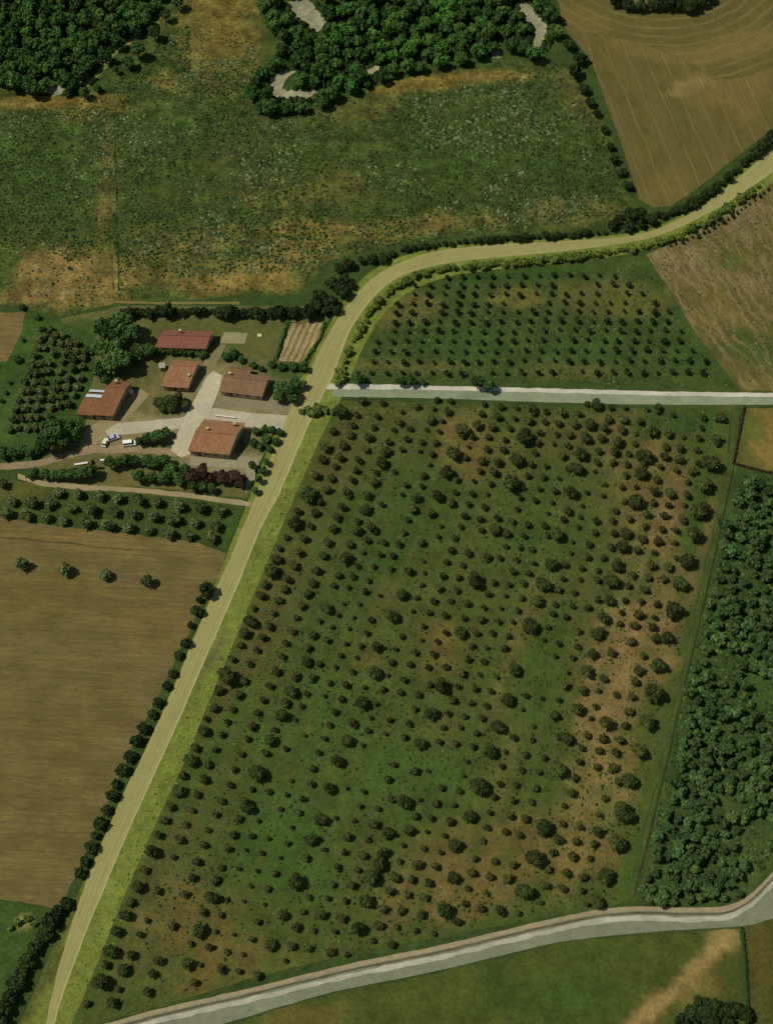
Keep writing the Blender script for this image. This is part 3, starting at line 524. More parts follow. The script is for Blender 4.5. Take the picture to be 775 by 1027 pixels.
# --- the large orchard: rows run up from the bottom lane beside the road; x, y (tenths of a map unit) and size class
ORCH = """850,10079,3 987,9865,5 1039,9684,3 1090,9547,4 1148,9348,4 1239,9186,4 1285,9052,3 1363,8897,4 1427,8729,3 1502,8548,4 1566,8381,3 1626,8234,3 1683,8092,3 1773,7934,4 1825,7782,3 1889,7627,4 1942,7497,3 2025,7334,4 2050,7213,2 2128,7105,3 2174,6934,3 2265,6795,5 2303,6614,3 2394,6472,3 2427,6354,3 2489,6240,4 2530,6108,2 2605,5974,3 2637,5866,3 2705,5737,4 2748,5616,3 2787,5505,2 2852,5392,2 2929,5255,4 2963,5134,2 3066,4963,5 3141,4772,3 3213,4610,3 3239,4488,3 3316,4326,3 3394,4132,4/1116,10066,4 1181,9921,3 1237,9741,4 1310,9586,3 1399,9382,2 1471,9240,2 1574,8941,3 1734,8600,2 1794,8425,3 1853,8277,2 1915,8130,2 1969,7973,3 2039,7821,3 2083,7671,3 2154,7523,2 2221,7373,2 2272,7246,2 2329,7117,2 2381,6975,3 2440,6834,3 2502,6663,2 2569,6521,2 2631,6400,3 2690,6284,3 2734,6150,3 2788,6026,3 2845,5910,3 2877,5810,3 2937,5670,3 2994,5546,3 3050,5412,3 3102,5281,3 3156,5152,3 3208,5041,2 3272,4912,3 3316,4798,3 3360,4679,2 3401,4592,3 3445,4468,3 3505,4365,3 3528,4266,2 3574,4166,2 3626,4029,3/1470,9955,3 1521,9774,3 1586,9640,3 1729,9292,3 1845,8974,3 1917,8806,3 1969,8644,3 2044,8476,3 2083,8329,2 2160,8174,2 2212,8032,3 2302,7877,2 2348,7723,2 2419,7566,2 2476,7414,2 2523,7290,3 2574,7156,2 2634,7025,2 2695,6883,3 2755,6735,3 2819,6581,2 2863,6452,2 2915,6330,3 2966,6199,2 3021,6077,3 3072,5961,3 3123,5848,3 3169,5727,3 3231,5572,3 3277,5441,3 3329,5306,3 3375,5190,3 3419,5087,3 3479,4948,3 3528,4816,3 3561,4721,2 3595,4617,3 3652,4506,3 3695,4395,3 3742,4292,2 3781,4184,2 3837,4042,2/1877,9671,4 1903,9472,2 1992,9335,4 2031,9160,3 2116,9005,4 2150,8837,3 2206,8703,3 2279,8523,3 2330,8381,3 2387,8218,3 2459,8084,4 2516,7924,2 2575,7761,5 2657,7554,3 2708,7437,4 2750,7324,2 2819,7179,4 2850,7050,3 2910,6942,4 2954,6787,3 3057,6637,4 3077,6498,3 3121,6369,3 3194,6232,2 3263,6103,4 3342,5882,2 3386,5771,3 3458,5603,4 3497,5459,3 3561,5327,4 3587,5229,2 3659,5113,4 3680,4963,3 3747,4845,3 3768,4746,2 3814,4641,4 3863,4532,3 3892,4434,2 3943,4313,1 3992,4235,3 4026,4137,1/1947,9865,3 2006,9684,1 2092,9508,2 2160,9354,1 2212,9181,2 2271,9034,1 2387,8716,1 2459,8528,1 2516,8388,2 2586,8239,1 2692,7942,2 2858,7515,2 2954,7221,1 3018,7084,2 3065,6960,2 3129,6808,3 3201,6666,2 3271,6426,2 3323,6292,1 3387,6173,1 3439,6059,1 3490,5897,1 3528,5784,2 3582,5681,2 3639,5546,1 3672,5423,3 3732,5306,3 3825,5066,2 3948,4739,1 4026,4514,2 4077,4408,2 4103,4300,2 4181,4086,2/2213,9728,3 2265,9555,2 2341,9382,1 2444,9044,1 2511,8897,1 2573,8742,1 2625,8561,1 2684,8414,1 2806,8123,1 2871,7973,1 2915,7834,1 3052,7381,1 3253,6986,1 3297,6852,2 3356,6697,1 3413,6581,2 3465,6465,1 3495,6310,1 3542,6199,1 3594,6065,1 3653,5935,2 3690,5828,2 3742,5688,2 3806,5565,2 3840,5443,2 4031,4963,1 4065,4868,2 4206,4532,1 4225,4434,2 4271,4313,1 4315,4210,3 4341,4106,1 4379,4016,2/2394,9748,2 2432,9581,1 2523,9426,2 2573,9253,2 2645,9077,1 2684,8923,2 2754,8768,2 2806,8608,1 2876,8463,2 2923,8303,1 2992,8156,2 3026,8012,2 3116,7865,2 3134,7715,2 3194,7554,2 3253,7414,1 3297,7277,2 3348,7141,2 3418,7012,2 3465,6877,2 3524,6743,2 3573,6601,1 3614,6483,2 3671,6356,2 3715,6219,2 3800,5974,1 3915,5712,2 3935,5577,2 3992,5464,2 4046,5345,2 4077,5216,2 4129,5108,3 4163,4997,3 4225,4881,2 4248,4777,2 4305,4666,1 4330,4558,2 4366,4447,2 4400,4334,1 4434,4230,1 4483,4132,3 4516,4029,2/2574,9787,3 2710,9477,4 2827,9186,4 2954,8853,5 3057,8608,3 3116,8425,4 3206,8221,4 3292,7908,4 3374,7637,4 3477,7432,4 3534,7259,3 3619,7053,4 3653,6898,1 3741,6748,4 3774,6490,4 3924,6188,4 4019,5961,4 4103,5737,3 4227,5448,3 4310,5152,3 4374,4979,4 4472,4746,4 4547,4545,5 4619,4321,4/2859,9645,1 2916,9490,3 2961,9310,3 3031,9155,2 3083,9000,2 3250,8523,1 3366,8208,1 3470,7911,1 3627,7476,1 3676,7329,2 3710,7205,1 3769,7063,1 3839,6921,2 3883,6779,1 3921,6645,2 3960,6516,1 4027,6387,2 4130,6134,1 4174,6000,1 4226,5871,1 4253,5753,1 4245,5634,1 4387,5384,1 4418,5281,1 4516,5048,3 4560,4940,2 4573,4816,2 4666,4597,2 4697,4488,1 4735,4383,2 4774,4274,3 4826,4158,2 4852,4055,2/3092,9508,3 3134,9335,2 3214,9181,3 3276,9018,2 3335,8879,2 3382,8708,3 3446,8554,2 3490,8401,3 3542,8231,1 3601,8092,2 3640,7942,2 3859,7368,1 3903,7226,2 4012,6950,2 4045,6826,2 4110,6671,2 4156,6542,2 4221,6421,1 4239,6284,2 4290,6147,2 4342,6031,2 4394,5902,3 4434,5776,2 4472,5642,2 4524,5526,2 4555,5397,2 4612,5286,2 4653,5177,2 4689,5061,2 4730,4953,2 4748,4829,1 4808,4726,2 4831,4623,3 4877,4506,2 4890,4390,2 4934,4287,3 4981,4184,3 5025,4081,2/3308,9555,3 3354,9348,2 3408,9214,3 3459,9044,2 3521,8884,3 3581,8734,2 3625,8582,3 3684,8425,2 3735,8270,3 3787,8115,2 3916,8019,3 3885,7821,2 3947,7671,2 4045,7399,2 4097,7259,2 4148,7115,2 4187,6968,2 4303,6872,2 4290,6697,2 4337,6568,2 4381,6439,2 4466,6348,2 4463,6173,2 4510,6031,2 4574,5928,2 4594,5797,2 4632,5673,2 4684,5552,3 4826,5319,2 4808,5208,2 4852,5087,2 4885,4963,1 4921,4860,2 4955,4739,3 4981,4641,3 5045,4519,2 5066,4416,2 5110,4300,2 5154,4202,2 5174,4094,2/3466,9575,2 3581,9323,5 3663,9046,4 3723,8812,5 3800,8677,4 3834,8561,4 3890,8360,4 4045,8045,5 4156,7735,3 4213,7458,4 4324,7161,4 4425,6883,4 4466,6692,2 4605,6343,4 4644,6199,2 4683,6057,2 4761,5823,5 4883,5598,3 4968,5314,4 4981,5195,2 5123,4847,5 5179,4610,4 5257,4383,5 5303,4228,3 5342,4119,3/3729,9439,2 3795,9289,3 3839,9116,3 3898,8941,3 3947,8806,3 3994,8646,2 4040,8484,1 4097,8329,3 4154,8182,3 4205,8025,1 4285,7735,1 4394,7445,2 4440,7303,2 4484,7156,2 4535,7025,3 4587,6890,2 4626,6754,3 4683,6614,2 4729,6485,2 4768,6354,2 4812,6219,3 4845,6095,2 4889,5961,2 4942,5848,2 5006,5598,2 5063,5479,2 5071,5350,3 5135,5234,2 5179,5113,2 5208,4997,2 5246,4901,1 5290,4777,2 5321,4661,2 5355,4545,2 5394,4447,2 5406,4339,2 5458,4235,2 5471,4132,2/3923,9477,3 3975,9305,2 4019,9147,3 4079,8974,3 4123,8825,3 4179,8677,3 4239,8510,2 4277,8347,1 4316,8213,2 4375,8063,3 4419,7903,2 4566,7466,2 4618,7303,1 4657,7187,2 4716,7050,2 4755,6911,2 4799,6769,1 4845,6637,2 4876,6498,1 4935,6356,2 4987,6232,2 5018,6103,1 5065,5979,1 5102,5866,2 5135,5732,2 5174,5616,2 5213,5500,1 5252,5379,2 5290,5268,2 5360,5023,2 5406,4906,2 5445,4790,2 5471,4674,2 5548,4455,1 5574,4359,2 5600,4248,2 5631,4145,3/4161,9341,2 4213,9181,3 4246,9005,3 4298,8863,3 4363,8698,3 4414,8554,2 4450,8388,2 4502,8246,3 4554,8084,1 4594,7937,2 4640,7787,1 4684,7645,1 4734,7489,2 4773,7360,2 4827,7205,2 4871,7084,2 4915,6937,2 4974,6800,1 5057,6508,2 5090,6382,2 5137,6245,1 5181,6129,2 5225,6000,2 5244,5854,2 5303,5758,2 5355,5655,1 5329,5521,2 5484,5376,2 5453,5275,2 5489,5152,1 5530,5048,1 5554,4927,2 5600,4803,1 5695,4705,2 5644,4584,3 5690,4468,2 5703,4370,3 5760,4261,3 5799,4153,3 5884,4055,2/4348,9369,2 4450,9129,5 4535,8806,4 4554,8484,4 4705,8187,4 4800,7898,5 4910,7548,4 4992,7295,4 5083,7025,4 5147,6723,4 5315,6284,4 5387,6039,4 5445,5866,4 5528,5660,4 5587,5371,4 5646,5211,2 5683,5134,3 5716,4937,4 5781,4705,4 5806,4553,4 5871,4390,4 5915,4254,4 5974,4060,4/4574,9245,3 4653,9065,2 4684,8917,2 4728,8755,3 4761,8621,2 4834,8440,2 4870,8303,2 4903,8156,2 4950,7999,2 5006,7865,2 5032,7689,2 5065,7548,1 5147,7399,2 5237,7123,1 5271,6981,2 5446,6421,1 5490,6297,2 5537,6163,2 5563,6065,2 5594,5923,2 5639,5810,2 5659,5668,2 5716,5552,1 5734,5441,1 5794,5294,1 5814,5190,1 5837,5082,1 5879,4945,1 5961,4734,1 5987,4641,2 6000,4527,3 6031,4403,3 6059,4300,3 6103,4205,3 6124,4094,2/4821,9116,3 4865,8961,2 4903,8799,3 4960,8646,2 5063,8342,3 5110,8195,3 5135,8032,2 5174,7877,2 5226,7730,2 5265,7575,2 5330,7427,2 5348,7295,1 5431,7012,1 5563,6586,1 5599,6457,2 5676,6194,2 5735,6083,2 5756,5948,2 5819,5823,1 5832,5706,2 5879,5590,3 5905,5461,2 5961,5345,2 5974,5229,2 6039,4976,1 6065,4860,1 6142,4643,2 6160,4540,3 6194,4442,3 6225,4321,3 6250,4215,3 6266,4094,1/5019,9142,3 5084,8819,3 5135,8683,3 5200,8373,3 5259,8213,3 5316,8045,3 5360,7911,3 5401,7748,2 5453,7606,2 5594,7394,2 5555,7179,3 5601,7025,2 5653,6877,3 5684,6748,1 5735,6601,2 5782,6485,2 5795,6335,2 5890,6098,2 5994,6013,2 5987,5823,2 5987,5727,2 6044,5598,2 6124,5495,2 6155,5350,2 6142,5229,2 6168,5126,2 6263,5035,2 6232,4888,2 6266,4772,2 6284,4666,2 6297,4553,2 6361,4455,2 6369,4359,1 6413,4230,3 6490,4112,1/5195,9168,2 5252,8948,5 5355,8618,5 5445,8303,5 5600,7723,5 5684,7412,4 5782,7117,4 5839,6934,3 5877,6741,4 5929,6560,4 5988,6354,4 6040,6199,4 6092,6021,4 6129,5835,4 6188,5673,4 6232,5487,4 6266,5345,4 6302,5203,3 6374,5035,4 6374,4888,1 6426,4746,4 6459,4576,5 6529,4318,4 6594,4106,3/5419,9059,2 5445,8879,3 5492,8724,3 5543,8554,2 5587,8425,3 5639,8265,2 5657,8089,2 5721,7963,3 5760,7808,3 5806,7645,2 5834,7510,2 5877,7381,3 5921,7213,1 5968,7089,2 5999,6934,1 6040,6805,3 6128,6550,3 6213,6263,2 6231,6147,2 6265,6026,2 6297,5882,2 6348,5776,2 6387,5521,3 6426,5405,3 6465,5286,2 6483,5165,3 6542,5048,2 6560,4937,3 6588,4811,3 6614,4687,2 6653,4584,3 6666,4488,3 6697,4359,3 6748,4166,1/5634,8915,3 5672,8760,3 5734,8595,3 5768,8440,3 5812,8303,2 5974,7697,3 6006,7530,3 6040,7406,3 6071,7257,4 6174,6968,2 6329,6439,3 6350,6279,3 6394,6173,3 6427,6039,2 6463,5917,3 6490,5797,3 6524,5673,3 6555,5544,2 6594,5435,3 6637,5312,2 6653,5177,3 6697,5069,2 6710,4953,3 6779,4726,2 6808,4615,3 6818,4501,3 6852,4390,1/5879,9077,2 5832,8941,2 5845,8806,3 5915,8613,2 5948,8471,2 5987,8347,4 6000,8174,2 6059,8014,2 6194,7846,3 6142,7710,3 6166,7554,3 6218,7432,3 6265,7277,3 6298,7141,3 6334,6994,3 6375,6839,3 6401,6728,3 6445,6581,3 6574,6413,3 6535,6297,3 6561,6199,2 6582,6065,2 6650,5810,3 6697,5688,3 6774,5603,2 6761,5448,2 6774,5325,2 6839,5211,3 6857,5074,1 6883,4971,3 6890,4842,2 6942,4731,3 7006,4654,2 6986,4514,2 7006,4398,2 7032,4295,1 7050,4189,2/6000,9065,4 6070,8794,5 6181,8463,5 6250,8148,5 6310,7839,5 6406,7548,5 6484,7246,5 6556,6960,5 6600,6679,5 6690,6395,4 6755,6121,5 6813,5854,5 6890,5624,5 6955,5363,5 7006,5121,5 7063,4888,5 7130,4654,5 7179,4411,4 7221,4189,4"""
RAD = {1: 3.0, 2: 4.2, 3: 5.4, 4: 7.3, 5: 9.6}
rows = [[tuple(map(int, q.split(','))) for q in row.split()] for row in ORCH.split('/')]
small = []
for i, row in enumerate(rows):
    for j, (x, y, s) in enumerate(row):
        small.append((s + .001*(y/1000.), i, j))
small = [q for q in sorted(small, reverse=True) if q[0] < 4]
indiv = {(i, j) for _, i, j in small[:300]}
SV = []; SF = []; ST = []
for i, row in enumerate(rows):
    for j, (x, y, s) in enumerate(row):
        px, py = x/10.-.2-.04*RAD[s]+(2.0 if i == 0 else .6), y/10.-.8
        rp = RAD[s]*rnd.uniform(.88, 1.14)
        where = '%s up from the bottom lane in the %s row from the road' % (nth(j+1), nth(i+1))
        if s >= 4:
            put(K_big, 'walnut_tree', px, py, rp, 'large round tree %s' % where, 'tree', 'large round trees in the wide orchard')
        elif (i, j) in indiv:
            put(K_ol if s == 3 else K_sm, 'olive_tree', px, py, rp, 'small olive %s' % where, 'tree', 'small olive trees in rows in the wide orchard')
        else:
            r = rp*mpp(px, py); X, Y = at(px, py, r); k = rnd.randrange(K_sm.n); a = rnd.uniform(0, 6.28)
            for me in (K_sm.crown[k], K_sm.trunk[k]):
                n = len(me.vertices); v = np.empty(n*3); me.vertices.foreach_get('co', v); v = v.reshape(-1, 3)
                ca, sa = math.cos(a), math.sin(a)
                v = np.column_stack([(v[:, 0]*ca-v[:, 1]*sa)*r+X, (v[:, 0]*sa+v[:, 1]*ca)*r+Y, v[:, 2]*r])
                c = np.empty(n*4, np.float32); me.color_attributes['tint'].data.foreach_get('color', c)
                b = len(SV); SV += v.tolist(); ST += (c.reshape(-1, 4)[:, :3]*rnd.uniform(.7, 1.2)*(.8 if me.name.startswith('trunk') else 1)).tolist()
                SF += [[q+b for q in p.vertices] for p in me.polygons]
o = bpy.data.objects.new('orchard_saplings', mk_mesh('orchard_saplings', SV, SF, np.array(ST), [m_olive])); COL.objects.link(o)
tag(o, 'smallest young olive saplings scattered along the rows of the wide orchard', 'saplings', kind='stuff')

# --- upper orchard between the bend and the white lane
rk = random.Random(5)
ysap = [277, 286, 295, 304, 313, 322.5, 332, 342, 352, 362.5, 374]
cols_ = []
for k in range(-6, 22):
    colpts = []
    for r_i, y in enumerate(ysap):
        x = 399.5+15.25*k-(y-296)*(.15+.002*max(k, 0))+rk.uniform(-.8, .8)
        yy = y+rk.uniform(-1, 1)-(1 if k > 8 else 0)
        left = 362+(383-yy)*.35 if yy > 310 else 386+(310-yy)*1.0
        if x < left: continue
        if x > 655+(yy-283)*.76-6: continue
        if yy < 283 and x < 440: continue
        if rk.random() < .05: continue
        colpts.append((x, yy))
    if colpts: cols_.append(colpts)
for i, colpts in enumerate(cols_):
    for j, (x, y) in enumerate(reversed(colpts)):
        rr = rk.choice([2.6, 3.0, 3.4, 3.8, 4.1]) if y > 290 else rk.choice([2.6, 3.1, 3.6])
        put(K_sap, 'orchard_sapling', x, y, rr, 'young dark tree %s up from the white lane, %s row from left above the lane' % (nth(j+1), nth(i+1)), 'tree', 'young trees in rows in the upper orchard', parts=False)

# --- grove left of the farm
gro = """215,155 252,150 285,190 325,185 235,190 200,205 265,215 310,225 355,232 395,225 195,243 225,250 275,275 340,275 390,265 445,265 180,290 250,325 325,320 375,305 430,300 165,335 205,330 240,370 310,370 370,355 425,345 150,380 190,380 220,420 295,415 350,405 410,405 125,420 175,425 205,465 285,460 340,450 395,450 115,470 155,470 205,510 265,510 320,495 380,490 95,520 145,515 185,560 260,555 300,545 350,540 85,565 125,560 155,610 195,610 245,605 65,615 110,610 50,668 90,660 140,665 180,660 235,655"""
G0 = [(float(a.split(',')[0])/5.138, 300+float(a.split(',')[1])/5.138) for a in gro.split()]
gr = sorted(G0, key=lambda p: p[1]); lines = []
for p in gr:
    if lines and p[1]-lines[-1][0][1] < 5.5: lines[-1].append(p)
    else: lines.append([p])
for i, ln in enumerate(lines):
    for j, p in enumerate(sorted(ln)):
        put(K_gr, 'olive_tree', p[0], p[1], rnd.uniform(4.7, 5.7), 'olive tree %s from left in the %s line down of the left grove' % (nth(j+1), nth(i+1)), 'tree', 'olive trees in the grove left of the farm')
for (x, y, r, lb) in [(120/5.138, 340.9, 2.8, 'lone small shrub on the grass left of the grove, near its top'), (17.5, 360, 5, 'bushy tree on grass at the left of the grove'), (9.7, 383.7, 3, 'small shrub on grass at left photo edge, topmost of three'), (5.8, 394, 3.2, 'small shrub on grass at left photo edge, middle of three'), (2, 402, 3, 'small shrub on grass at left photo edge, lowest of three'), (22, 308, 4.5, 'dark bush at the top of the bare plot'), (37, 318, 4.5, 'dark bush on the grass above the grove')]:
    put(K_shrub, 'shrub', x, y, r, lb, 'shrub')
# --- olive rows above the tilled field
for nm, ln in (('top', '35,155 95,160 150,130 175,130 235,135 297,140 352,147 415,152 472,158 535,168 597,177 660,185'), ('middle', '150,162 215,177 275,182 340,188 400,195 460,203 520,212 583,220 645,228'), ('lowest', '18,190 78,198 137,205 190,213 258,222 323,228 385,235 445,243 507,252 567,260 632,267')):
    for j, q in enumerate(ln.split()):
        x, y = map(float, q.split(',')); 
        if (x, y) == (150, 130): continue
        put(K_gr, 'olive_tree', x/2.981, 450+y/2.981, rnd.uniform(6.4, 8.0), 'olive tree %s from left in the %s row above the tilled field' % (nth(j+1), nm), 'tree', 'olive trees in three rows above the tilled field')
put(K_ol, 'olive_tree', 3, 485, 6, 'olive tree at the left photo edge beneath the farm track', 'tree')
for j, (x, y) in enumerate([(22.8, 566), (64.4, 571.5), (105.7, 576.5), (147.6, 582.5)]):
    put(K_gr, 'olive_tree', x, y, 8, 'lone olive standing in the tilled brown field, %s of four from left' % nth(j+1), 'tree', 'four olives in the tilled field')

# --- woods
def thin(poly, dmin, seed, holes=(), pad=5.5, n=40000, keep=None):
    rs = random.Random(seed); xs = [p[0] for p in poly]; ys_ = [p[1] for p in poly]; out = []; P = np.array(poly, float)
    for _ in range(n//8):
        p = (rs.uniform(min(xs), max(xs)), rs.uniform(min(ys_), max(ys_)))
        if any((p[0]-q[0])**2+((p[1]-q[1])*1.1)**2 < dmin*dmin for q in out): continue
        if not inpoly(np.array([p]), poly)[0]: continue
        if any(inpoly(np.array([p]) + np.array([[0, 0], [pad, 0], [-pad, 0], [0, pad], [0, -pad]]), h).any() for h in holes): continue
        out.append(p)
    return out
wood = [(747, 474), (775, 482), (800, 488), (800, 860), (778, 858), (740, 862), (745, 900), (728, 904), (690, 906), (640, 900), (650, 860), (678, 770), (692, 680), (712, 600), (728, 520)]
for (x, y) in thin(wood, 9.7, 3, holes=[[(756, 684), (775, 680), (790, 716), (762, 710)], [(716, 650), (728, 655), (730, 680), (716, 678)], [(745, 830), (775, 822), (775, 856), (752, 880), (740, 862)], [(722, 796), (742, 800), (738, 815), (720, 812)]]):
    edge = x < 728-(y-500)*.24+14
    z = 'beside the grass track' if edge else ('beside the bottom lane' if y > 845 else ('between the pasture corner and mid wood' if y < 620 else ('in the %s %s of the plantation' % ('upper' if y < 700 else ('central' if y < 775 else 'lower'), 'left' if x < 745-(y-620)*.12 else 'right'))))
    big = rnd.random()
    put(K_wood, 'poplar_tree', x, y, rnd.uniform(4.8, 6.4) if big < .65 else rnd.uniform(7, 9), 'grey-green poplar %s, right-hand plantation' % z, 'tree', 'plantation poplars '+z)
for (x, y, r, lb) in [(747, 867.5, 7, 'round tree alone on grass above the lane bend at right'), (731, 875, 5, 'small tree at the right edge of the plantation by the lane')]:
    put(K_wood, 'poplar_tree', x, y, r, lb, 'tree')
FL = [(-40, -40), (175, -40), (161, 0), (138, 34), (111, 54), (91, 77), (72, 86), (50, 88), (27, 92), (13, 82), (0, 80), (-40, 84)]
for (x, y) in thin(FL, 10.6, 9, holes=CLEAR, pad=6):
    z = 'on the lower edge' if y > 72 else ('on the right edge' if x > 150-(y*.75)-8 else ('at the top' if y < 18 else 'deep inside'))
    put(K_for, 'forest_tree', x, y, rnd.uniform(7.2, 9.6), 'dark broadleaf tree %s of the upper left wood' % z, 'tree', 'upper left wood trees '+z, hz=1.1)
FC = [(257, -40), (257, 0), (270, 30), (287, 44), (270, 66), (256, 76), (250, 92), (262, 108), (307, 108), (337, 95), (377, 82), (401, 70), (458, 62), (510, 44), (530, 56), (548, 52), (560, 30), (552, 10), (545, -40)]
for (x, y) in thin(FC, 10.8, 10, holes=CLEAR, pad=8):
    z = 'beside the pale clearing' if x < 335 and y < 36 else ('on the lower left tip' if x < 330 else ('on the right end' if x > 490 else ('along the lower edge' if y > 52 else 'in the middle')))
    put(K_forl if 325 < x < 460 and y < 62 and rnd.random() < .6 else K_for, 'forest_tree', x, y, rnd.uniform(6.6, 9), 'broadleaf tree %s of the top centre wood' % z, 'tree', 'top centre wood trees '+z, hz=1.05)

def line(pts, kind, name, fmt, cat='shrub', group=None, jit=.12):
    for j, p in enumerate(pts):
        put(kind, name, p[0], p[1], p[2]*rnd.uniform(1-jit, 1+jit), fmt % nth(j+1), cat, group or fmt.split(',')[0].replace('%s', '').strip())
def along(pts, step, r, jx=1.0, seed=0):
    P = resample(pts, step); rs = random.Random(seed)
    return [(p[0]+rs.uniform(-jx, jx), p[1]+rs.uniform(-jx, jx), r*rs.uniform(.62, 1.45)) for p in P]
line([(571, 44, 8), (582, 58, 8), (577, 72, 8), (585, 89, 7), (592, 102, 5), (599, 113, 5), (606, 130, 5), (612, 147, 5), (616, 160, 6), (623, 172, 6), (630, 186, 6)], K_dark, 'hedgerow_tree', 'hedgerow tree between meadow and hay field, %s from the top', 'tree')
line([(616, -2, 8), (630, 3, 8), (642, 5, 8), (655, 4, 8), (668, 2, 8), (680, 2, 8), (692, 5, 8), (703, 1, 7), (712, -3, 7)], K_dark, 'copse_tree', 'tree of the small copse inside the hay field, %s from left', 'tree')
line([(178, 2, 8), (166, 16, 6), (154, 32, 8), (138, 50, 8), (128, 62, 7), (116, 70, 5), (97, 88, 5.5), (84, 92, 6.5), (66, 93, 5)], K_farm, 'field_edge_tree', 'tree on the meadow edge below the upper left wood, %s from the top', 'tree')
line([(250, 92, 6), (262, 106, 6.5), (277, 108, 6), (292, 108, 6), (306, 108, 5.5), (322, 101, 5.5), (338, 96, 5.5), (354, 89, 5.5), (368, 84, 5), (384, 79, 5)], K_farm, 'field_edge_tree', 'tree on the lower fringe of the centre wood, %s from left', 'tree')
line(along([(128, 313), (190, 312), (250, 313), (318, 312)], 7.5, 6.2, 1.2, 1), K_dark, 'hedge_tree', 'green tree in the hedge above the farm, %s from left', 'tree')
line([(343, 291, 9), (333, 284, 9), (321, 297, 9.5), (331, 302, 9), (316, 307, 8), (345, 279, 7), (352, 285, 6), (326, 311, 7), (337, 311, 6)], K_dark, 'bend_tree', 'dark tree in the clump inside the road bend, %s traced from its right', 'tree')
line([(340, 268, 6), (350, 265, 6), (362, 261, 5), (373, 259, 6), (384, 258, 6.5), (393, 254, 4.5)], K_dark, 'roadside_tree', 'dark tree above the road bend, %s from left', 'tree')
line(along([(402, 250), (440, 245), (500, 239), (560, 236), (606, 232)], 6.5, 3.6, .8, 2), K_dark, 'roadside_shrub', 'low shrub on the upper side of the curving road, %s from left')
line([(614, 226, 6), (622, 220, 7.5), (633, 215, 8), (643, 214, 7.5), (630, 226, 7), (642, 224, 6), (653, 221, 6), (660, 215, 4)], K_dark, 'roadside_tree', 'dark tree in the clump between hay field and road, %s of the clump', 'tree')
line(along([(666, 216), (690, 206), (712, 192), (735, 173), (757, 153), (775, 136), (800, 112)], 7, 4.8, .8, 3), K_dark, 'roadside_shrub', 'green shrub in the hedge between hay field and road, %s from left')
line(along([(672, 246), (700, 236), (725, 222), (752, 204), (775, 186)], 5.5, 2.1, .6, 4), K_sap, 'roadside_bush', 'tiny dark bush along the stubble field roadside, %s from left')
line(along([(339, 383), (344, 368), (350, 352), (356, 339), (364, 325), (371, 313), (380, 302), (394, 289), (415, 277.5), (443, 269.5), (475, 266), (505, 263.5), (536, 261), (565, 258), (600, 254), (640, 249), (675, 238), (705, 224), (735, 205), (760, 187)], 5.2, 4.4, 1.4, 5), K_vs, 'verge_shrub', 'yellow-green shrub on the road verge, %s from the white lane')
line([(309, 411, 6.5), (318, 410, 7), (326, 411, 6), (302, 413, 4.5), (313, 415, 5.5), (333, 413, 4)], K_vs, 'verge_shrub', 'yellow-green bush on the road just below the lane junction, %s of six')
line([(358, 379, 7), (402, 382, 5.5), (412, 381, 6.5), (424, 383, 4), (479, 383, 8), (489, 386, 7)], K_farm, 'lane_tree', 'round tree on the upper edge of the white lane, %s from left', 'tree')
line([(207, 592, 8), (200, 601, 5), (197, 613, 7), (191, 627, 4.5), (186, 645, 7), (179, 657, 5), (173, 675, 5), (167, 688, 4.5), (158, 704, 5.5), (152, 716, 5), (144, 730, 6), (136, 742, 6.5), (130, 758, 6.5), (122, 772, 7), (116, 786, 6), (112, 798, 6), (106, 812, 6.5), (100, 826, 6.5), (95, 838, 5), (91, 850, 6), (85, 864, 5.5), (80, 876, 6)], K_dark, 'roadside_tree', 'dark tree between tilled field and road, %s from the top', 'tree')
line([(66, 906, 7), (57, 914, 7), (51, 924, 8), (45, 937, 8), (38, 946, 7), (33, 952, 8), (27, 964, 8), (21, 975, 8), (15, 986, 9), (9, 1000, 9), (4, 1012, 9), (-2, 1024, 9)], K_dark, 'bank_tree', 'dark tree on the lower left road bank, %s from the top', 'tree')
line([(18, 925, 5), (28, 921, 4.5), (34, 927, 4), (10, 930, 4.5)], K_vs, 'pale_bush', 'pale yellowish bush below the tilled field corner, %s in its patch')
line([(684, 1023, 9), (694, 1016, 10), (705, 1010, 11), (716, 1010, 11), (727, 1013, 10), (738, 1012, 9), (748, 1018, 9), (712, 1024, 10), (730, 1026, 9)], K_dark, 'corner_tree', 'dark tree in the clump at the lower right corner, %s of nine', 'tree')
# farm trees
line([(120, 325, 14), (107, 331, 13), (131, 334, 12), (116, 345, 12), (101, 352, 12), (112, 362, 14), (98, 368, 11), (122, 362, 12), (138, 351, 9), (148, 352, 8.5), (134, 360, 8), (106, 381, 6)], K_farm, 'farm_tree', 'tall leafy tree in the clump upper left of the farmhouses, %s of its clump', 'tree')
line([(52, 432, 14), (66, 427, 12), (47, 443, 11), (62, 441, 12), (75, 436, 10), (78, 427, 8)], K_farm, 'farm_tree', 'large tree beside the left house drive, %s of six', 'tree')
line([(3, 451, 6), (12, 454, 7), (22, 450, 7), (30, 454, 6.5), (38, 449, 6.5), (4, 458, 5)], K_farm, 'track_bush', 'bush in the hedge above the farm track at left, %s of six')
line([(28, 476, 5), (36, 474, 6), (45, 475, 6.5), (54, 476, 7), (63, 475, 7), (72, 476, 7.5), (82, 474, 8), (92, 472, 8)], K_farm, 'track_bush', 'bush in the strip between the two farm tracks, %s from left')
put(K_cyp, 'cypress_tree', 94, 466, 3.2, 'slim dark cypress rising from the strip between the farm tracks', 'tree', hz=.8)
line(along([(157, 353), (178, 353), (203, 355)], 6, 4.5, .6, 6), K_shrub, 'garden_shrub', 'garden shrub under the long red roofed house, %s from left')
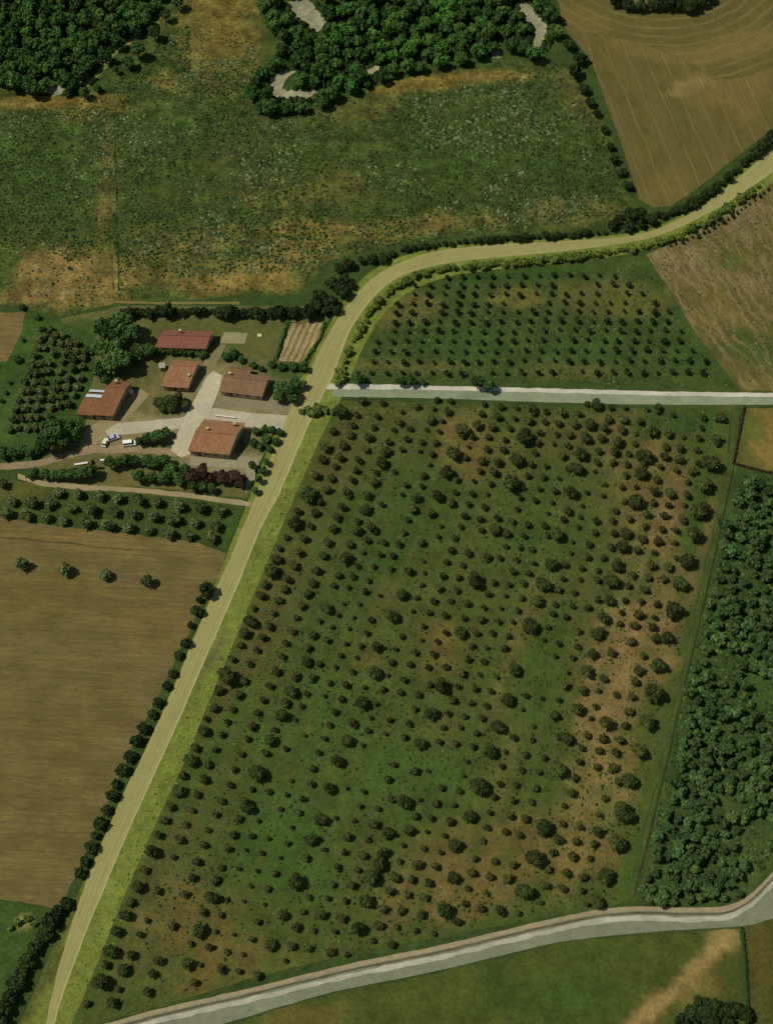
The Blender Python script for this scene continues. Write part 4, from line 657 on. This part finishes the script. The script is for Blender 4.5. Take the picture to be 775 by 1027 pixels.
line([(160, 403, 7), (169, 401, 7.5), (178, 402, 7.5), (184, 405, 6), (172, 408, 7), (163, 409, 6)], K_big, 'driveway_tree', 'dark round tree of the oval clump beside the driveway, %s of six', 'tree')
line([(226, 358, 6.5), (235, 355, 7), (242, 361, 5.5), (254, 366, 5), (262, 370, 4.5), (272, 365, 5), (283, 368, 6), (294, 368, 6), (304, 369, 6.5)], K_shrub, 'garden_shrub', 'garden shrub behind the middle brown house, %s from left')
line([(282, 390, 9), (291, 393, 8.5), (296, 384, 7), (303, 386, 5), (279, 398, 6), (293, 400, 6)], K_farm, 'garden_tree', 'garden tree between the middle brown house and road, %s of six', 'tree')
line([(257, 433, 4.5), (267, 440, 6), (261, 448, 5.5), (273, 431, 5.5), (277, 443, 5.5), (254, 444, 5), (266, 430, 5), (270, 450, 5), (281, 434, 4.5)], K_shrub, 'garden_shrub', 'bright shrub in the garden right of the lowest house, %s of nine')
line([(194, 478, 8), (203, 474, 9), (210, 479, 7), (224, 479, 8), (233, 477, 10), (241, 482, 7)], K_plum, 'plum_tree', 'dark red-brown plum tree below the lowest house, %s from left', 'tree')
line([(253, 467, 6), (263, 471, 5), (260, 481, 5), (256, 492, 5), (267, 463, 4.5)], K_farm, 'roadside_bush', 'bush between farmyard and road below the houses, %s of five')
line([(110, 465, 7), (119, 463, 8), (128, 461, 8), (139, 478, 8), (148, 461, 7), (156, 463, 7), (165, 461, 7), (163, 478, 8), (171, 470, 8), (179, 480, 8), (186, 471, 7), (193, 488, 6), (203, 488, 6.5), (212, 490, 5.5), (152, 478, 7), (136, 462, 6)], K_farm, 'track_bush', 'green bush between the upper track and lower track, %s in its belt')
line([(147, 440, 7), (157, 437, 9), (166, 432, 7), (140, 443, 5.5)], K_farm, 'yard_tree', 'tree beside the parked vehicles, %s of four', 'tree')

# --- boundary hedge lines
def hedge(name, pts, wd, ht, mat, label, seed):
    P = resample([at(*p) for p in pts], .7); rs = np.random.RandomState(seed); V = []; F = []; T = []
    for i, p in enumerate(P):
        a = P[max(i-1, 0)]; b = P[min(i+1, len(P)-1)]; d = (b-a)/np.linalg.norm(b-a); nn = np.array([-d[1], d[0]])
        h = ht*rs.uniform(.7, 1.25); ww = wd*rs.uniform(.75, 1.2)
        for (s, z) in ((-.5, 0), (-.45, .6), (-.15, 1), (.2, .95), (.48, .55), (.5, 0)):
            q = p+nn*ww*s+rs.uniform(-.08, .08, 2); V.append((q[0], q[1], h*z)); T.append(rs.uniform(.6, 1.4))
        if i:
            for j in range(5): F.append([(i-1)*6+j, (i-1)*6+j+1, i*6+j+1, i*6+j])
    for i in range(len(P)*10):
        p = P[rs.randint(len(P))]; q = np.array([p[0]+rs.uniform(-wd, wd)*.5, p[1]+rs.uniform(-wd, wd)*.5, ht*rs.uniform(.3, 1.1)])
        a = rs.normal(size=3)*.16; b = rs.normal(size=3)*.16; k = len(V)
        V += [tuple(q-a), tuple(q+b), tuple(q+a), tuple(q-b)]; T += [rs.uniform(.5, 1.5)]*4; F.append([k, k+1, k+2, k+3])
    o = bpy.data.objects.new(name, mk_mesh(name, V, F, np.repeat(np.array(T)[:, None], 3, 1), [mat])); COL.objects.link(o)
    return tag(o, label, 'hedge')
hedge('hedge', [(746, 409), (741, 435), (735, 465), (752, 470), (775, 475), (800, 480)], .6, .8, m_plum, 'thin brown hedge round the left and lower sides of the small pasture', 1)
hedge('hedge', [(744, 932), (747, 960), (749, 990), (751, 1030), (752, 1045)], .6, .7, m_farm, 'thin hedge running down from the bottom lane at the lower right', 2)
hedge('hedge', [(288, 324), (283, 340), (276, 362)], 1.3, 1.3, m_forest, 'dark hedge on the left side of the ploughed vegetable plot', 3)
hedge('hedge', [(325, 324), (321, 340), (306, 362), (304, 370)], .9, .9, m_forest, 'low hedge on the right side of the ploughed vegetable plot', 4)

# --- tussocks and grass clumps (nobody could count them)
def tussocks(name, poly, n, smin, smax, pal, wts, seed, label, cat='grass', z=.03, bare=(), bk=.85, hk=.6):
    rs = np.random.RandomState(seed); P = np.array([at(*p) for p in poly]); mn, mx = P.min(0), P.max(0)
    Q = rs.uniform(mn, mx, (n*3, 2)); Q = Q[inpoly(Q, P)]
    for hp in bare: Q = Q[~(inpoly(Q, [at(*p) for p in hp]) & (rs.uniform(0, 1, len(Q)) < bk))]
    f = fbm(Q[:, 0]/14., Q[:, 1]/14., seed, 4); Q = Q[(f > .38+rs.uniform(-.15, .2, len(Q)))][:n]
    m = len(Q); k = 7
    s = rs.uniform(smin, smax, m); a0 = rs.uniform(0, 6.28, m)
    V = np.zeros((m, k+1, 3)); st = rs.uniform(.5, 1.1, m)
    for i in range(k):
        a = a0+i*2*math.pi/k; r = s*rs.uniform(.6, 1.2, m)
        V[:, i, 0] = Q[:, 0]+np.cos(a)*r; V[:, i, 1] = Q[:, 1]+np.sin(a)*r*st; V[:, i, 2] = z-.02
    V[:, k, 0] = Q[:, 0]+rs.uniform(-.3, .3, m)*s; V[:, k, 1] = Q[:, 1]+rs.uniform(-.3, .3, m)*s; V[:, k, 2] = z+s*hk*rs.uniform(.6, 1.5, m)
    F = []
    for j in range(m):
        b = j*(k+1)
        for i in range(k): F.append((b+i, b+(i+1) % k, b+k))
    zone = fbm(Q[:, 0]/20., Q[:, 1]/20., seed+9, 3)
    ci = rs.choice(len(pal), m, p=wts)
    if name == 'meadow_tussocks':
        ci[(ci == 3) & (zone < .5)] = 1; ci[(ci == 2) & (zone > .52)] = 3
    pc = np.array(pal)[ci]*rs.uniform(.75, 1.25, m)[:, None]
    cols = np.repeat(pc, k+1, 0)
    o = mesh_obj(name, V.reshape(-1, 3), F, m_tuft, cols=cols)
    return tag(o, label, cat, kind='stuff')
m_tuft = ground_mat('tussock', amp=.25, bump=0)
g1, g2, g3, w1, b1 = C(36, 54, 20), C(56, 74, 30), C(30, 46, 18), C(104, 114, 78), C(76, 73, 38)
tussocks('meadow_tussocks', [(-30, 104), (60, 106), (110, 88), (130, 70), (190, 20), (250, 10), (262, 110), (420, 88), (555, 66), (625, 160), (632, 215), (500, 232), (330, 258), (300, 292), (120, 300), (60, 312), (0, 302), (-30, 300)], 20000, .25, .75, [g1, g2, g3, w1, b1], [.3, .38, .12, .09, .11], 1, 'rough tussocks and pale flower heads all over the big meadow', bare=[[(-30, 258), (40, 246), (70, 262), (112, 240), (120, 270), (118, 310), (-30, 312)], [(-30, 90), (60, 92), (130, 94), (120, 106), (-30, 112)], [(370, 90), (430, 70), (530, 64), (540, 76), (430, 90), (380, 100)], [(190, 10), (255, 10), (250, 60), (190, 60)], [(140, 280), (300, 272), (300, 300), (140, 300)]])
tussocks('orchard_tufts', [(345, 405), (730, 412), (690, 620), (625, 900), (110, 1015), (250, 640)], 7000, .25, .6, [g1, g2, b1, C(70, 88, 40)], [.35, .35, .1, .2], 2, 'grass tufts between the trees of the wide orchard', hk=.45)
tussocks('wood_undergrowth', FL, 5200, .6, 1.7, [C(44, 62, 26), C(34, 50, 20), C(56, 74, 32)], [.5, .3, .2], 7, 'dark scrub under the upper left wood', 'undergrowth', hk=1.0, bare=CLEAR, bk=1.0)
tussocks('wood_undergrowth', FC, 7000, .6, 1.7, [C(44, 62, 26), C(34, 50, 20), C(56, 74, 32)], [.5, .3, .2], 8, 'dark scrub under the top centre wood', 'undergrowth', hk=1.0, bare=CLEAR, bk=1.0)
tussocks('verge_tufts', [(85, 1027), (62, 1027), (118, 880), (195, 700), (262, 540), (325, 400), (338, 400), (262, 590), (150, 850)], 1600, .25, .6, [C(96, 106, 40), C(76, 86, 32), C(118, 124, 54)], [.5, .3, .2], 3, 'yellow-green grass tufts on the right verge of the long road', z=.06, hk=.4)
tussocks('plantation_tufts', [(745, 474), (775, 482), (780, 870), (640, 903), (700, 640)], 3000, .3, .75, [g1, g2, C(80, 100, 48)], [.3, .5, .2], 4, 'rough grass under the right-hand plantation')
tussocks('upper_orchard_tufts', [(360, 380), (400, 300), (640, 262), (735, 388)], 2500, .25, .55, [g1, g2, C(84, 96, 50)], [.4, .4, .2], 5, 'grass tufts between the young trees of the upper orchard', hk=.4)
tussocks('stubble_tufts', [(655, 262), (775, 195), (800, 190), (800, 388), (742, 388)], 1800, .25, .6, [C(104, 90, 58), C(84, 74, 44), C(60, 66, 30)], [.4, .4, .2], 6, 'dry stubble clumps over the pinkish brown field at right', hk=.3)

# ------------------------------------------------------------------ buildings
def box(V, F, p, q):
    """axis box between two corners in a frame given later"""
    b = len(V)
    for z in (p[2], q[2]):
        for (x, y) in ((p[0], p[1]), (q[0], p[1]), (q[0], q[1]), (p[0], q[1])): V.append((x, y, z))
    F += [[b, b+3, b+2, b+1], [b+4, b+5, b+6, b+7], [b, b+1, b+5, b+4], [b+1, b+2, b+6, b+5], [b+2, b+3, b+7, b+6], [b+3, b, b+4, b+7]]
m_wall = plain('stucco', C(168, 148, 112), .9, .12, 1.2)
m_wall2 = plain('stucco_ochre', C(158, 134, 92), .9, .12, 1.2)
m_frame = plain('window_frame', C(160, 152, 136), .6, .05)
m_glass = plain('window_glass', (.02, .025, .03), .15, .1, spec=.6)
m_door = plain('door_wood', C(84, 58, 38), .7, .2, 4)
m_white = plain('white_plaster', C(206, 200, 184), .7, .08)
class Frame:
    """s: metres along the ridge from the left end, t: metres in from the lower eave"""
    def __init__(f, TL, TR, BR, BL, ze):
        p = [np.array(at(*q, ze)) for q in (TL, TR, BR, BL)]
        f.o = p[3]; f.u = ((p[2]-p[3])+(p[1]-p[0]))/2; f.v = ((p[0]-p[3])+(p[1]-p[2]))/2
        f.L = float(np.linalg.norm(f.u)); f.W = float(np.linalg.norm(f.v)); f.u = f.u/f.L; f.v = f.v/f.W
        f.o = sum(p)/4-f.u*f.L/2-f.v*f.W/2
        f.c = f.o+f.u*f.L/2+f.v*f.W/2
        f.ang = math.atan2(f.u[1], f.u[0])
    def obj(f, name, V, F, mat, parent):
        W = []
        for s, t, z in V:
            p = f.o+f.u*s+f.v*t-f.c; W.append((p[0], p[1], z))
        me = bpy.data.meshes.new(name); me.from_pydata(W, [], F); me.materials.append(mat)
        bm = bmesh.new(); bm.from_mesh(me); bmesh.ops.recalc_face_normals(bm, faces=bm.faces[:]); bm.to_mesh(me); bm.free()
        o = bpy.data.objects.new(name, me); COL.objects.link(o); o.parent = parent; return o
def gable(fr, root, s0, s1, t0, t1, ze, rise, roofm, wallm, oh=.45, ridge=.5, chim=(), axis='s'):
    """walls, roof with chimneys over the plan rectangle s0..s1, t0..t1 (eave to eave)"""
    a, b, c, d = s0+oh, s1-oh, t0+oh, t1-oh; tr = t0+(t1-t0)*ridge; zr = ze+rise
    V = [(a, c, 0), (b, c, 0), (b, d, 0), (a, d, 0), (a, c, ze), (b, c, ze), (b, d, ze), (a, d, ze), (a, tr, zr-.12), (b, tr, zr-.12)]
    F = [[0, 1, 5, 4], [2, 3, 7, 6], [1, 2, 6, 9, 5], [3, 0, 4, 8, 7]]
    fr.obj('wall', V, F, wallm, root)
    k1 = rise*oh/(tr-t0); k2 = rise*oh/(t1-tr); th = .2
    V = []; F = []
    prof = [(t0, ze-k1+.05), (tr, zr), (t1, ze-k2+.05)]
    n = max(4, int((s1-s0)/.8)); rs = random.Random(int(s1*10))
    for i in range(n+1):
        s = s0+(s1-s0)*i/n
        sag = -.06*math.sin(math.pi*i/n)
        for (t, z) in prof: V.append((s, t, z+sag+rs.uniform(-.015, .015)))
        for (t, z) in reversed(prof): V.append((s, t, z+sag-th))
    for i in range(n):
        for j in range(6): F.append([i*6+j, i*6+(j+1) % 6, (i+1)*6+(j+1) % 6, (i+1)*6+j])
    F += [[0, 1, 4, 5], [1, 2, 3, 4], [n*6, n*6+1, n*6+4, n*6+5], [n*6+1, n*6+2, n*6+3, n*6+4]]
    ro = fr.obj('roof', V, F, roofm, root)
    V = []; F = []
    for i in range(n*2):
        s = s0+(s1-s0)*i/(n*2); box(V, F, (s, tr-.16, zr-.02), (s+(s1-s0)/(n*2)-.04, tr+.16, zr+.1))
    fr.obj('ridge_tiles', V, F, roofm, ro)
    for (cs, ct, h) in chim:
        S = s0+(s1-s0)*cs; Tt = t0+(t1-t0)*ct; zb = ze
        V = []; F = []; box(V, F, (S-.35, Tt-.35, zb), (S+.35, Tt+.35, zr+h)); box(V, F, (S-.45, Tt-.45, zr+h), (S+.45, Tt+.45, zr+h+.14))
        ch = fr.obj('chimney', V, F, m_wall, ro)
    return ro, (a, b, c, d, ze)
def opening(fr, root, side, pos, w_, z0, z1, dims, door=False):
    a, b, c, d, ze = dims
    def bx(p0, p1, dep0, dep1, za, zb):
        V = []; F = []
        if side == 'front': box(V, F, (p0, c-dep1, za), (p1, c-dep0, zb))
        elif side == 'back': box(V, F, (p0, d+dep0, za), (p1, d+dep1, zb))
        elif side == 'right': box(V, F, (b+dep0, p0, za), (b+dep1, p1, zb))
        else: box(V, F, (a-dep1, p0, za), (a-dep0, p1, zb))
        return V, F
    lo, hi = (a, b) if side in ('front', 'back') else (c, d)
    p = lo+(hi-lo)*pos
    if door:
        V, F = bx(p-w_/2, p+w_/2, .003, .06, z0, z1); dr = fr.obj('door', V, F, m_door, root)
        V, F = bx(p+w_*.3, p+w_*.4, .062, .12, 1.0, 1.1); fr.obj('handle', V, F, m_frame, dr); return
    V = []; F = []
    for (x0, x1, y0, y1) in ((p-w_/2-.08, p-w_/2, z0, z1), (p+w_/2, p+w_/2+.08, z0, z1), (p-w_/2-.08, p+w_/2+.08, z1, z1+.08), (p-w_/2-.12, p+w_/2+.12, z0-.1, z0)):
        v, f = bx(x0, x1, .003, .1, y0, y1); k = len(V); V += v; F += [[q+k for q in g] for g in f]
    wi = fr.obj('window', V, F, m_frame, root)
    V, F = bx(p-w_/2, p+w_/2, .004, .03, z0, z1); fr.obj('pane', V, F, m_glass, wi)
def house(name, fr, label):
    e = empty(name, (fr.c[0], fr.c[1], 0)); return tag(e, label, 'house')
rf_red = lambda f: roof_mat('roof_tiles_red', C(134, 84, 62), C(116, 74, 56), f.ang)
rf_org = lambda f: roof_mat('roof_tiles_orange', C(148, 108, 72), C(124, 86, 58), f.ang)
rf_brn = lambda f: roof_mat('roof_tiles_brown', C(132, 90, 56), C(108, 74, 48), f.ang)
rf_old = lambda f: roof_mat('roof_tiles_weathered', C(132, 101, 70), C(106, 82, 58), f.ang)
def std(fr, e, dims, nf=3):
    for k in range(nf): opening(fr, e, 'front', (k+.5)/nf+.04, 1.0, 1.0, 2.1, dims)
    opening(fr, e, 'front', .5/nf+.5/nf, 1.0, .02, 2.1, dims, True)
    opening(fr, e, 'right', .5, 1.0, 1.0, 2.1, dims); opening(fr, e, 'left', .5, 1.0, 1.0, 2.1, dims); opening(fr, e, 'back', .3, 1.0, 1.0, 2.1, dims); opening(fr, e, 'back', .7, 1.0, 1.0, 2.1, dims)
ZE = 2.7
f1 = Frame((165, 331), (216, 332), (206, 350), (156, 348), ZE)
h = house('farmhouse', f1, 'long low house with plain red tiled roof, uppermost of the farm')
ro, dm = gable(f1, h, 0, f1.L, 0, f1.W, ZE, 1.5, rf_red(f1), m_wall, ridge=.55, chim=((.35, .8, .35),)); std(f1, h, dm, 4)
f2 = Frame((175, 361), (201, 362), (189, 389.5), (161, 387), ZE)
h = house('farmhouse', f2, 'small square house with pale orange roof, between the red roof and oval clump')
ro, dm = gable(f2, h, 0, f2.L, 0, f2.W, ZE, 1.4, rf_org(f2), m_wall2, ridge=.72, chim=((.85, .4, -.2),)); std(f2, h, dm, 2)
f3 = Frame((97, 381), (132, 382), (114, 418), (75, 414), ZE+.3)
h = house('farmhouse', f3, 'leftmost farmhouse, brown roof carrying two pale panels')
rm = rf_brn(f3)
ro, dm = gable(f3, h, f3.L*.46, f3.L, 0, f3.W, ZE+.3, 1.7, rm, m_wall2, ridge=.72, chim=((.3, .9, .1),)); std(f3, h, dm, 2)
ro2, dm2 = gable(f3, h, 0, f3.L*.46-.05, f3.W*.0, f3.W*.74, ZE-.1, 1.1, rm, m_wall2, ridge=.66)
opening(f3, h, 'front', .5, 1.0, 1.0, 2.0, dm2)
m_pan = plain('pale_panel', C(178, 186, 184), .35, .06, spec=.5)
for (t0, t1) in ((.60, .68), (.44, .52)):
    zz = lambda t: (ZE-.1)+1.1*(t*f3.W)/(f3.W*.74*.66) if t*f3.W < f3.W*.74*.66 else (ZE+1.0)-1.1*(t*f3.W-f3.W*.74*.66)/(f3.W*.74*.34)
    V = []
    for dz in (.16, .24):
        for (s, t) in ((.03, t0), (.5, t0), (.5, t1), (.03, t1)): V.append((s*f3.L, t*f3.W, max(zz(t), zz((t0+t1)/2)-.1 if False else 0)+dz+(.35 if t0 > .5 else .12)))
    F = [[3, 2, 1, 0], [4, 5, 6, 7], [0, 1, 5, 4], [1, 2, 6, 5], [2, 3, 7, 6], [3, 0, 4, 7]]
    f3.obj('roof_panel', V, F, m_pan, ro2)
f4 = Frame((228, 372), (273, 377), (262, 398), (220, 392), ZE)
h = house('farmhouse', f4, 'brown weathered house in the middle, by the driveway top, with stepped roof')
rm = rf_old(f4)
ro, dm = gable(f4, h, 0, f4.L, 0, f4.W, ZE, 1.5, rm, m_wall, ridge=.6, chim=((.1, .75, .3),)); std(f4, h, dm, 4)
ro2, dm2 = gable(f4, h, .2, f4.L*.5, f4.W-.3, f4.W+2.6, ZE-.3, .8, rm, m_wall, ridge=.5)
f5 = Frame((203, 420), (248, 424), (228, 456), (190, 452), ZE+.5)
h = house('farmhouse', f5, 'lowest and biggest farmhouse, orange-brown gable roof, nearest to the plum trees')
ro, dm = gable(f5, h, 0, f5.L, 0, f5.W, ZE+.5, 2.0, rf_org(f5), m_wall, ridge=.5, chim=((.8, .85, -.3), (.25, .6, .4))); std(f5, h, dm, 4)
# outbuildings and small things
def small_thing(name, px, py, build, label, cat, rz=0.0):
    x, y = at(px, py); e = empty(name, (x, y, 0), rz); build(e); return tag(e, label, cat)
def part(name, V, F, mat, parent):
    me = bpy.data.meshes.new(name); me.from_pydata(V, [], F); me.materials.append(mat)
    bm = bmesh.new(); bm.from_mesh(me); bmesh.ops.recalc_face_normals(bm, faces=bm.faces[:]); bm.to_mesh(me); bm.free()
    o = bpy.data.objects.new(name, me); COL.objects.link(o); o.parent = parent; return o
def shed(e):
    V = []; F = []; box(V, F, (-.8, -.9, 0), (.8, .9, 1.8)); part('wall', V, F, m_wall, e)
    V = []; F = []; box(V, F, (-1.0, -1.1, 1.803), (1.0, 1.1, 1.93)); part('roof', V, F, plain('shed_roof', C(140, 136, 122), .7, .1), e)
    V = []; F = []; box(V, F, (-.35, -.95, .02), (.35, -.903, 1.6)); part('door', V, F, m_door, e)
small_thing('shed', 163, 370, shed, 'tiny grey flat roofed shed left of the small orange roofed house', 'shed', .2)
def tank(e):
    V, F = tube([(0, 0, .25), (0, 0, 1.3)], [.75, .75], 16); part('body', V, F, m_white, e)
    V, F = tube([(0, 0, 1.302), (0, 0, 1.4)], [.3, .28], 12); part('lid', V, F, m_white, e)
    V = []; F = []; box(V, F, (-.8, -.8, 0), (.8, .8, .245)); part('base', V, F, m_wall, e)
small_thing('water_tank', 131.5, 394, tank, 'white water tank at the right wall of the leftmost farmhouse', 'tank')
def lowwall(px0, px1, label, hh=.8, wd=.3):
    a = np.array(at(*px0)); b = np.array(at(*px1)); L = np.linalg.norm(b-a); e = empty('low_wall', ((a[0]+b[0])/2, (a[1]+b[1])/2, 0), math.atan2(b[1]-a[1], b[0]-a[0]))
    V = []; F = []; box(V, F, (-L/2, -wd/2, 0), (L/2, wd/2, hh)); part('wall', V, F, m_wall, e)
    V = []; F = []; box(V, F, (-L/2-.05, -wd/2-.08, hh+.003), (L/2+.05, wd/2+.08, hh+.1)); part('coping', V, F, m_white, e)
    tag(e, label, 'wall')
lowwall((101, 462.5), (113, 463.5), 'short white wall by the farm track, right of the cypress', .7, .5)
lowwall((75, 467), (88, 465), 'short white wall by the farm track, left of the cypress', .6, .45)
lowwall((216, 417.5), (236, 420), 'pale low wall along the driveway behind the lowest farmhouse', .6, .2)
# vehicles
m_tyre = plain('tyre', (.02, .02, .02), .9, .1); m_rim = plain('rim', C(150, 150, 150), .4, .05, metal=.7)
m_lamp = plain('headlight', C(220, 220, 210), .2, .02, spec=.6)
def car(e, paint_m, L=3.9, Wd=1.75, H=1.45, van=False):
    # body: lofted side profile
    prof = [(-.5, .35), (-.5, .82), (-.46, .9), (-.2, .92), (.3, .93), (.46, .84), (.5, .7), (.5, .35)] if not van else [(-.5, .35), (-.5, 1.0), (-.48, 1.05), (.26, 1.05), (.36, 1.0), (.48, .85), (.5, .7), (.5, .35)]
    V = []; F = []; n = len(prof)
    for k, (yk, ins) in enumerate(((-.5, .04), (-.46, 0), (.46, 0), (.5, .04))):
        for (x, z) in prof: V.append((x*L*(1-ins*.5), yk*Wd, z if z < .4 else z-(.05 if ins else 0)))
    for k in range(3):
        for i in range(n): F.append([k*n+i, k*n+(i+1) % n, (k+1)*n+(i+1) % n, (k+1)*n+i])
    F += [list(range(n)), [3*n+i for i in range(n)]]
    body = part('body', V, F, paint_m, e)
    zr = H if not van else 1.9; z0 = .9 if not van else 1.02
    x0, x1, x2, x3 = (-.42, -.28, .08, .24) if not van else (-.49, -.47, .2, .34)
    V = [(x0*L, -Wd*.45, z0), (x3*L, -Wd*.45, z0), (x3*L, Wd*.45, z0), (x0*L, Wd*.45, z0), (x1*L, -Wd*.36, zr-.06), (x2*L, -Wd*.36, zr-.06), (x2*L, Wd*.36, zr-.06), (x1*L, Wd*.36, zr-.06)]
    F = [[0, 1, 5, 4], [1, 2, 6, 5], [2, 3, 7, 6], [3, 0, 4, 7], [4, 5, 6, 7]]
    part('windows', V, F, m_glass, e)
    V = []; F = []; box(V, F, (x1*L-.06, -Wd*.37, zr-.057), (x2*L+.06, Wd*.37, zr)); part('car_roof', V, F, paint_m, body)
    for sx in (-.31, .31):
        for sy in (-1, 1):
            V, F = tube([(sx*L, sy*Wd*.38, .32), (sx*L, sy*Wd*.5, .32)], [.32, .32], 14); wh = part('wheel', V, F, m_tyre, e)
            V, F = tube([(sx*L, sy*(Wd*.5+.003), .32), (sx*L, sy*(Wd*.5+.02), .32)], [.19, .18], 12); part('rim', V, F, m_rim, wh)
    for sy in (-1, 1):
        V = []; F = []; box(V, F, (L*.475, sy*Wd*.38-.16, .6), (L*.507, sy*Wd*.38+.16, .74)); part('headlight', V, F, m_lamp, e)
def mkpaint(n, c):
    m = plain(n, c, .35, .03, spec=.5); return m
small_thing('parked_car', 114, 440, lambda e: car(e, mkpaint('paint_lilac', C(160, 156, 166))), 'lilac-grey parked car on the yard, between yellow car and white van', 'car', R(22))
small_thing('parked_car', 105.5, 445, lambda e: car(e, mkpaint('paint_cream', C(206, 202, 164)), 3.2, 1.6), 'small pale yellow parked car, leftmost vehicle in the yard', 'car', R(75))
small_thing('parked_van', 130, 446, lambda e: car(e, mkpaint('paint_white', C(224, 220, 208)), 4.0, 1.7, van=True), 'white parked van beside the yard tree, rightmost vehicle', 'van', R(8))
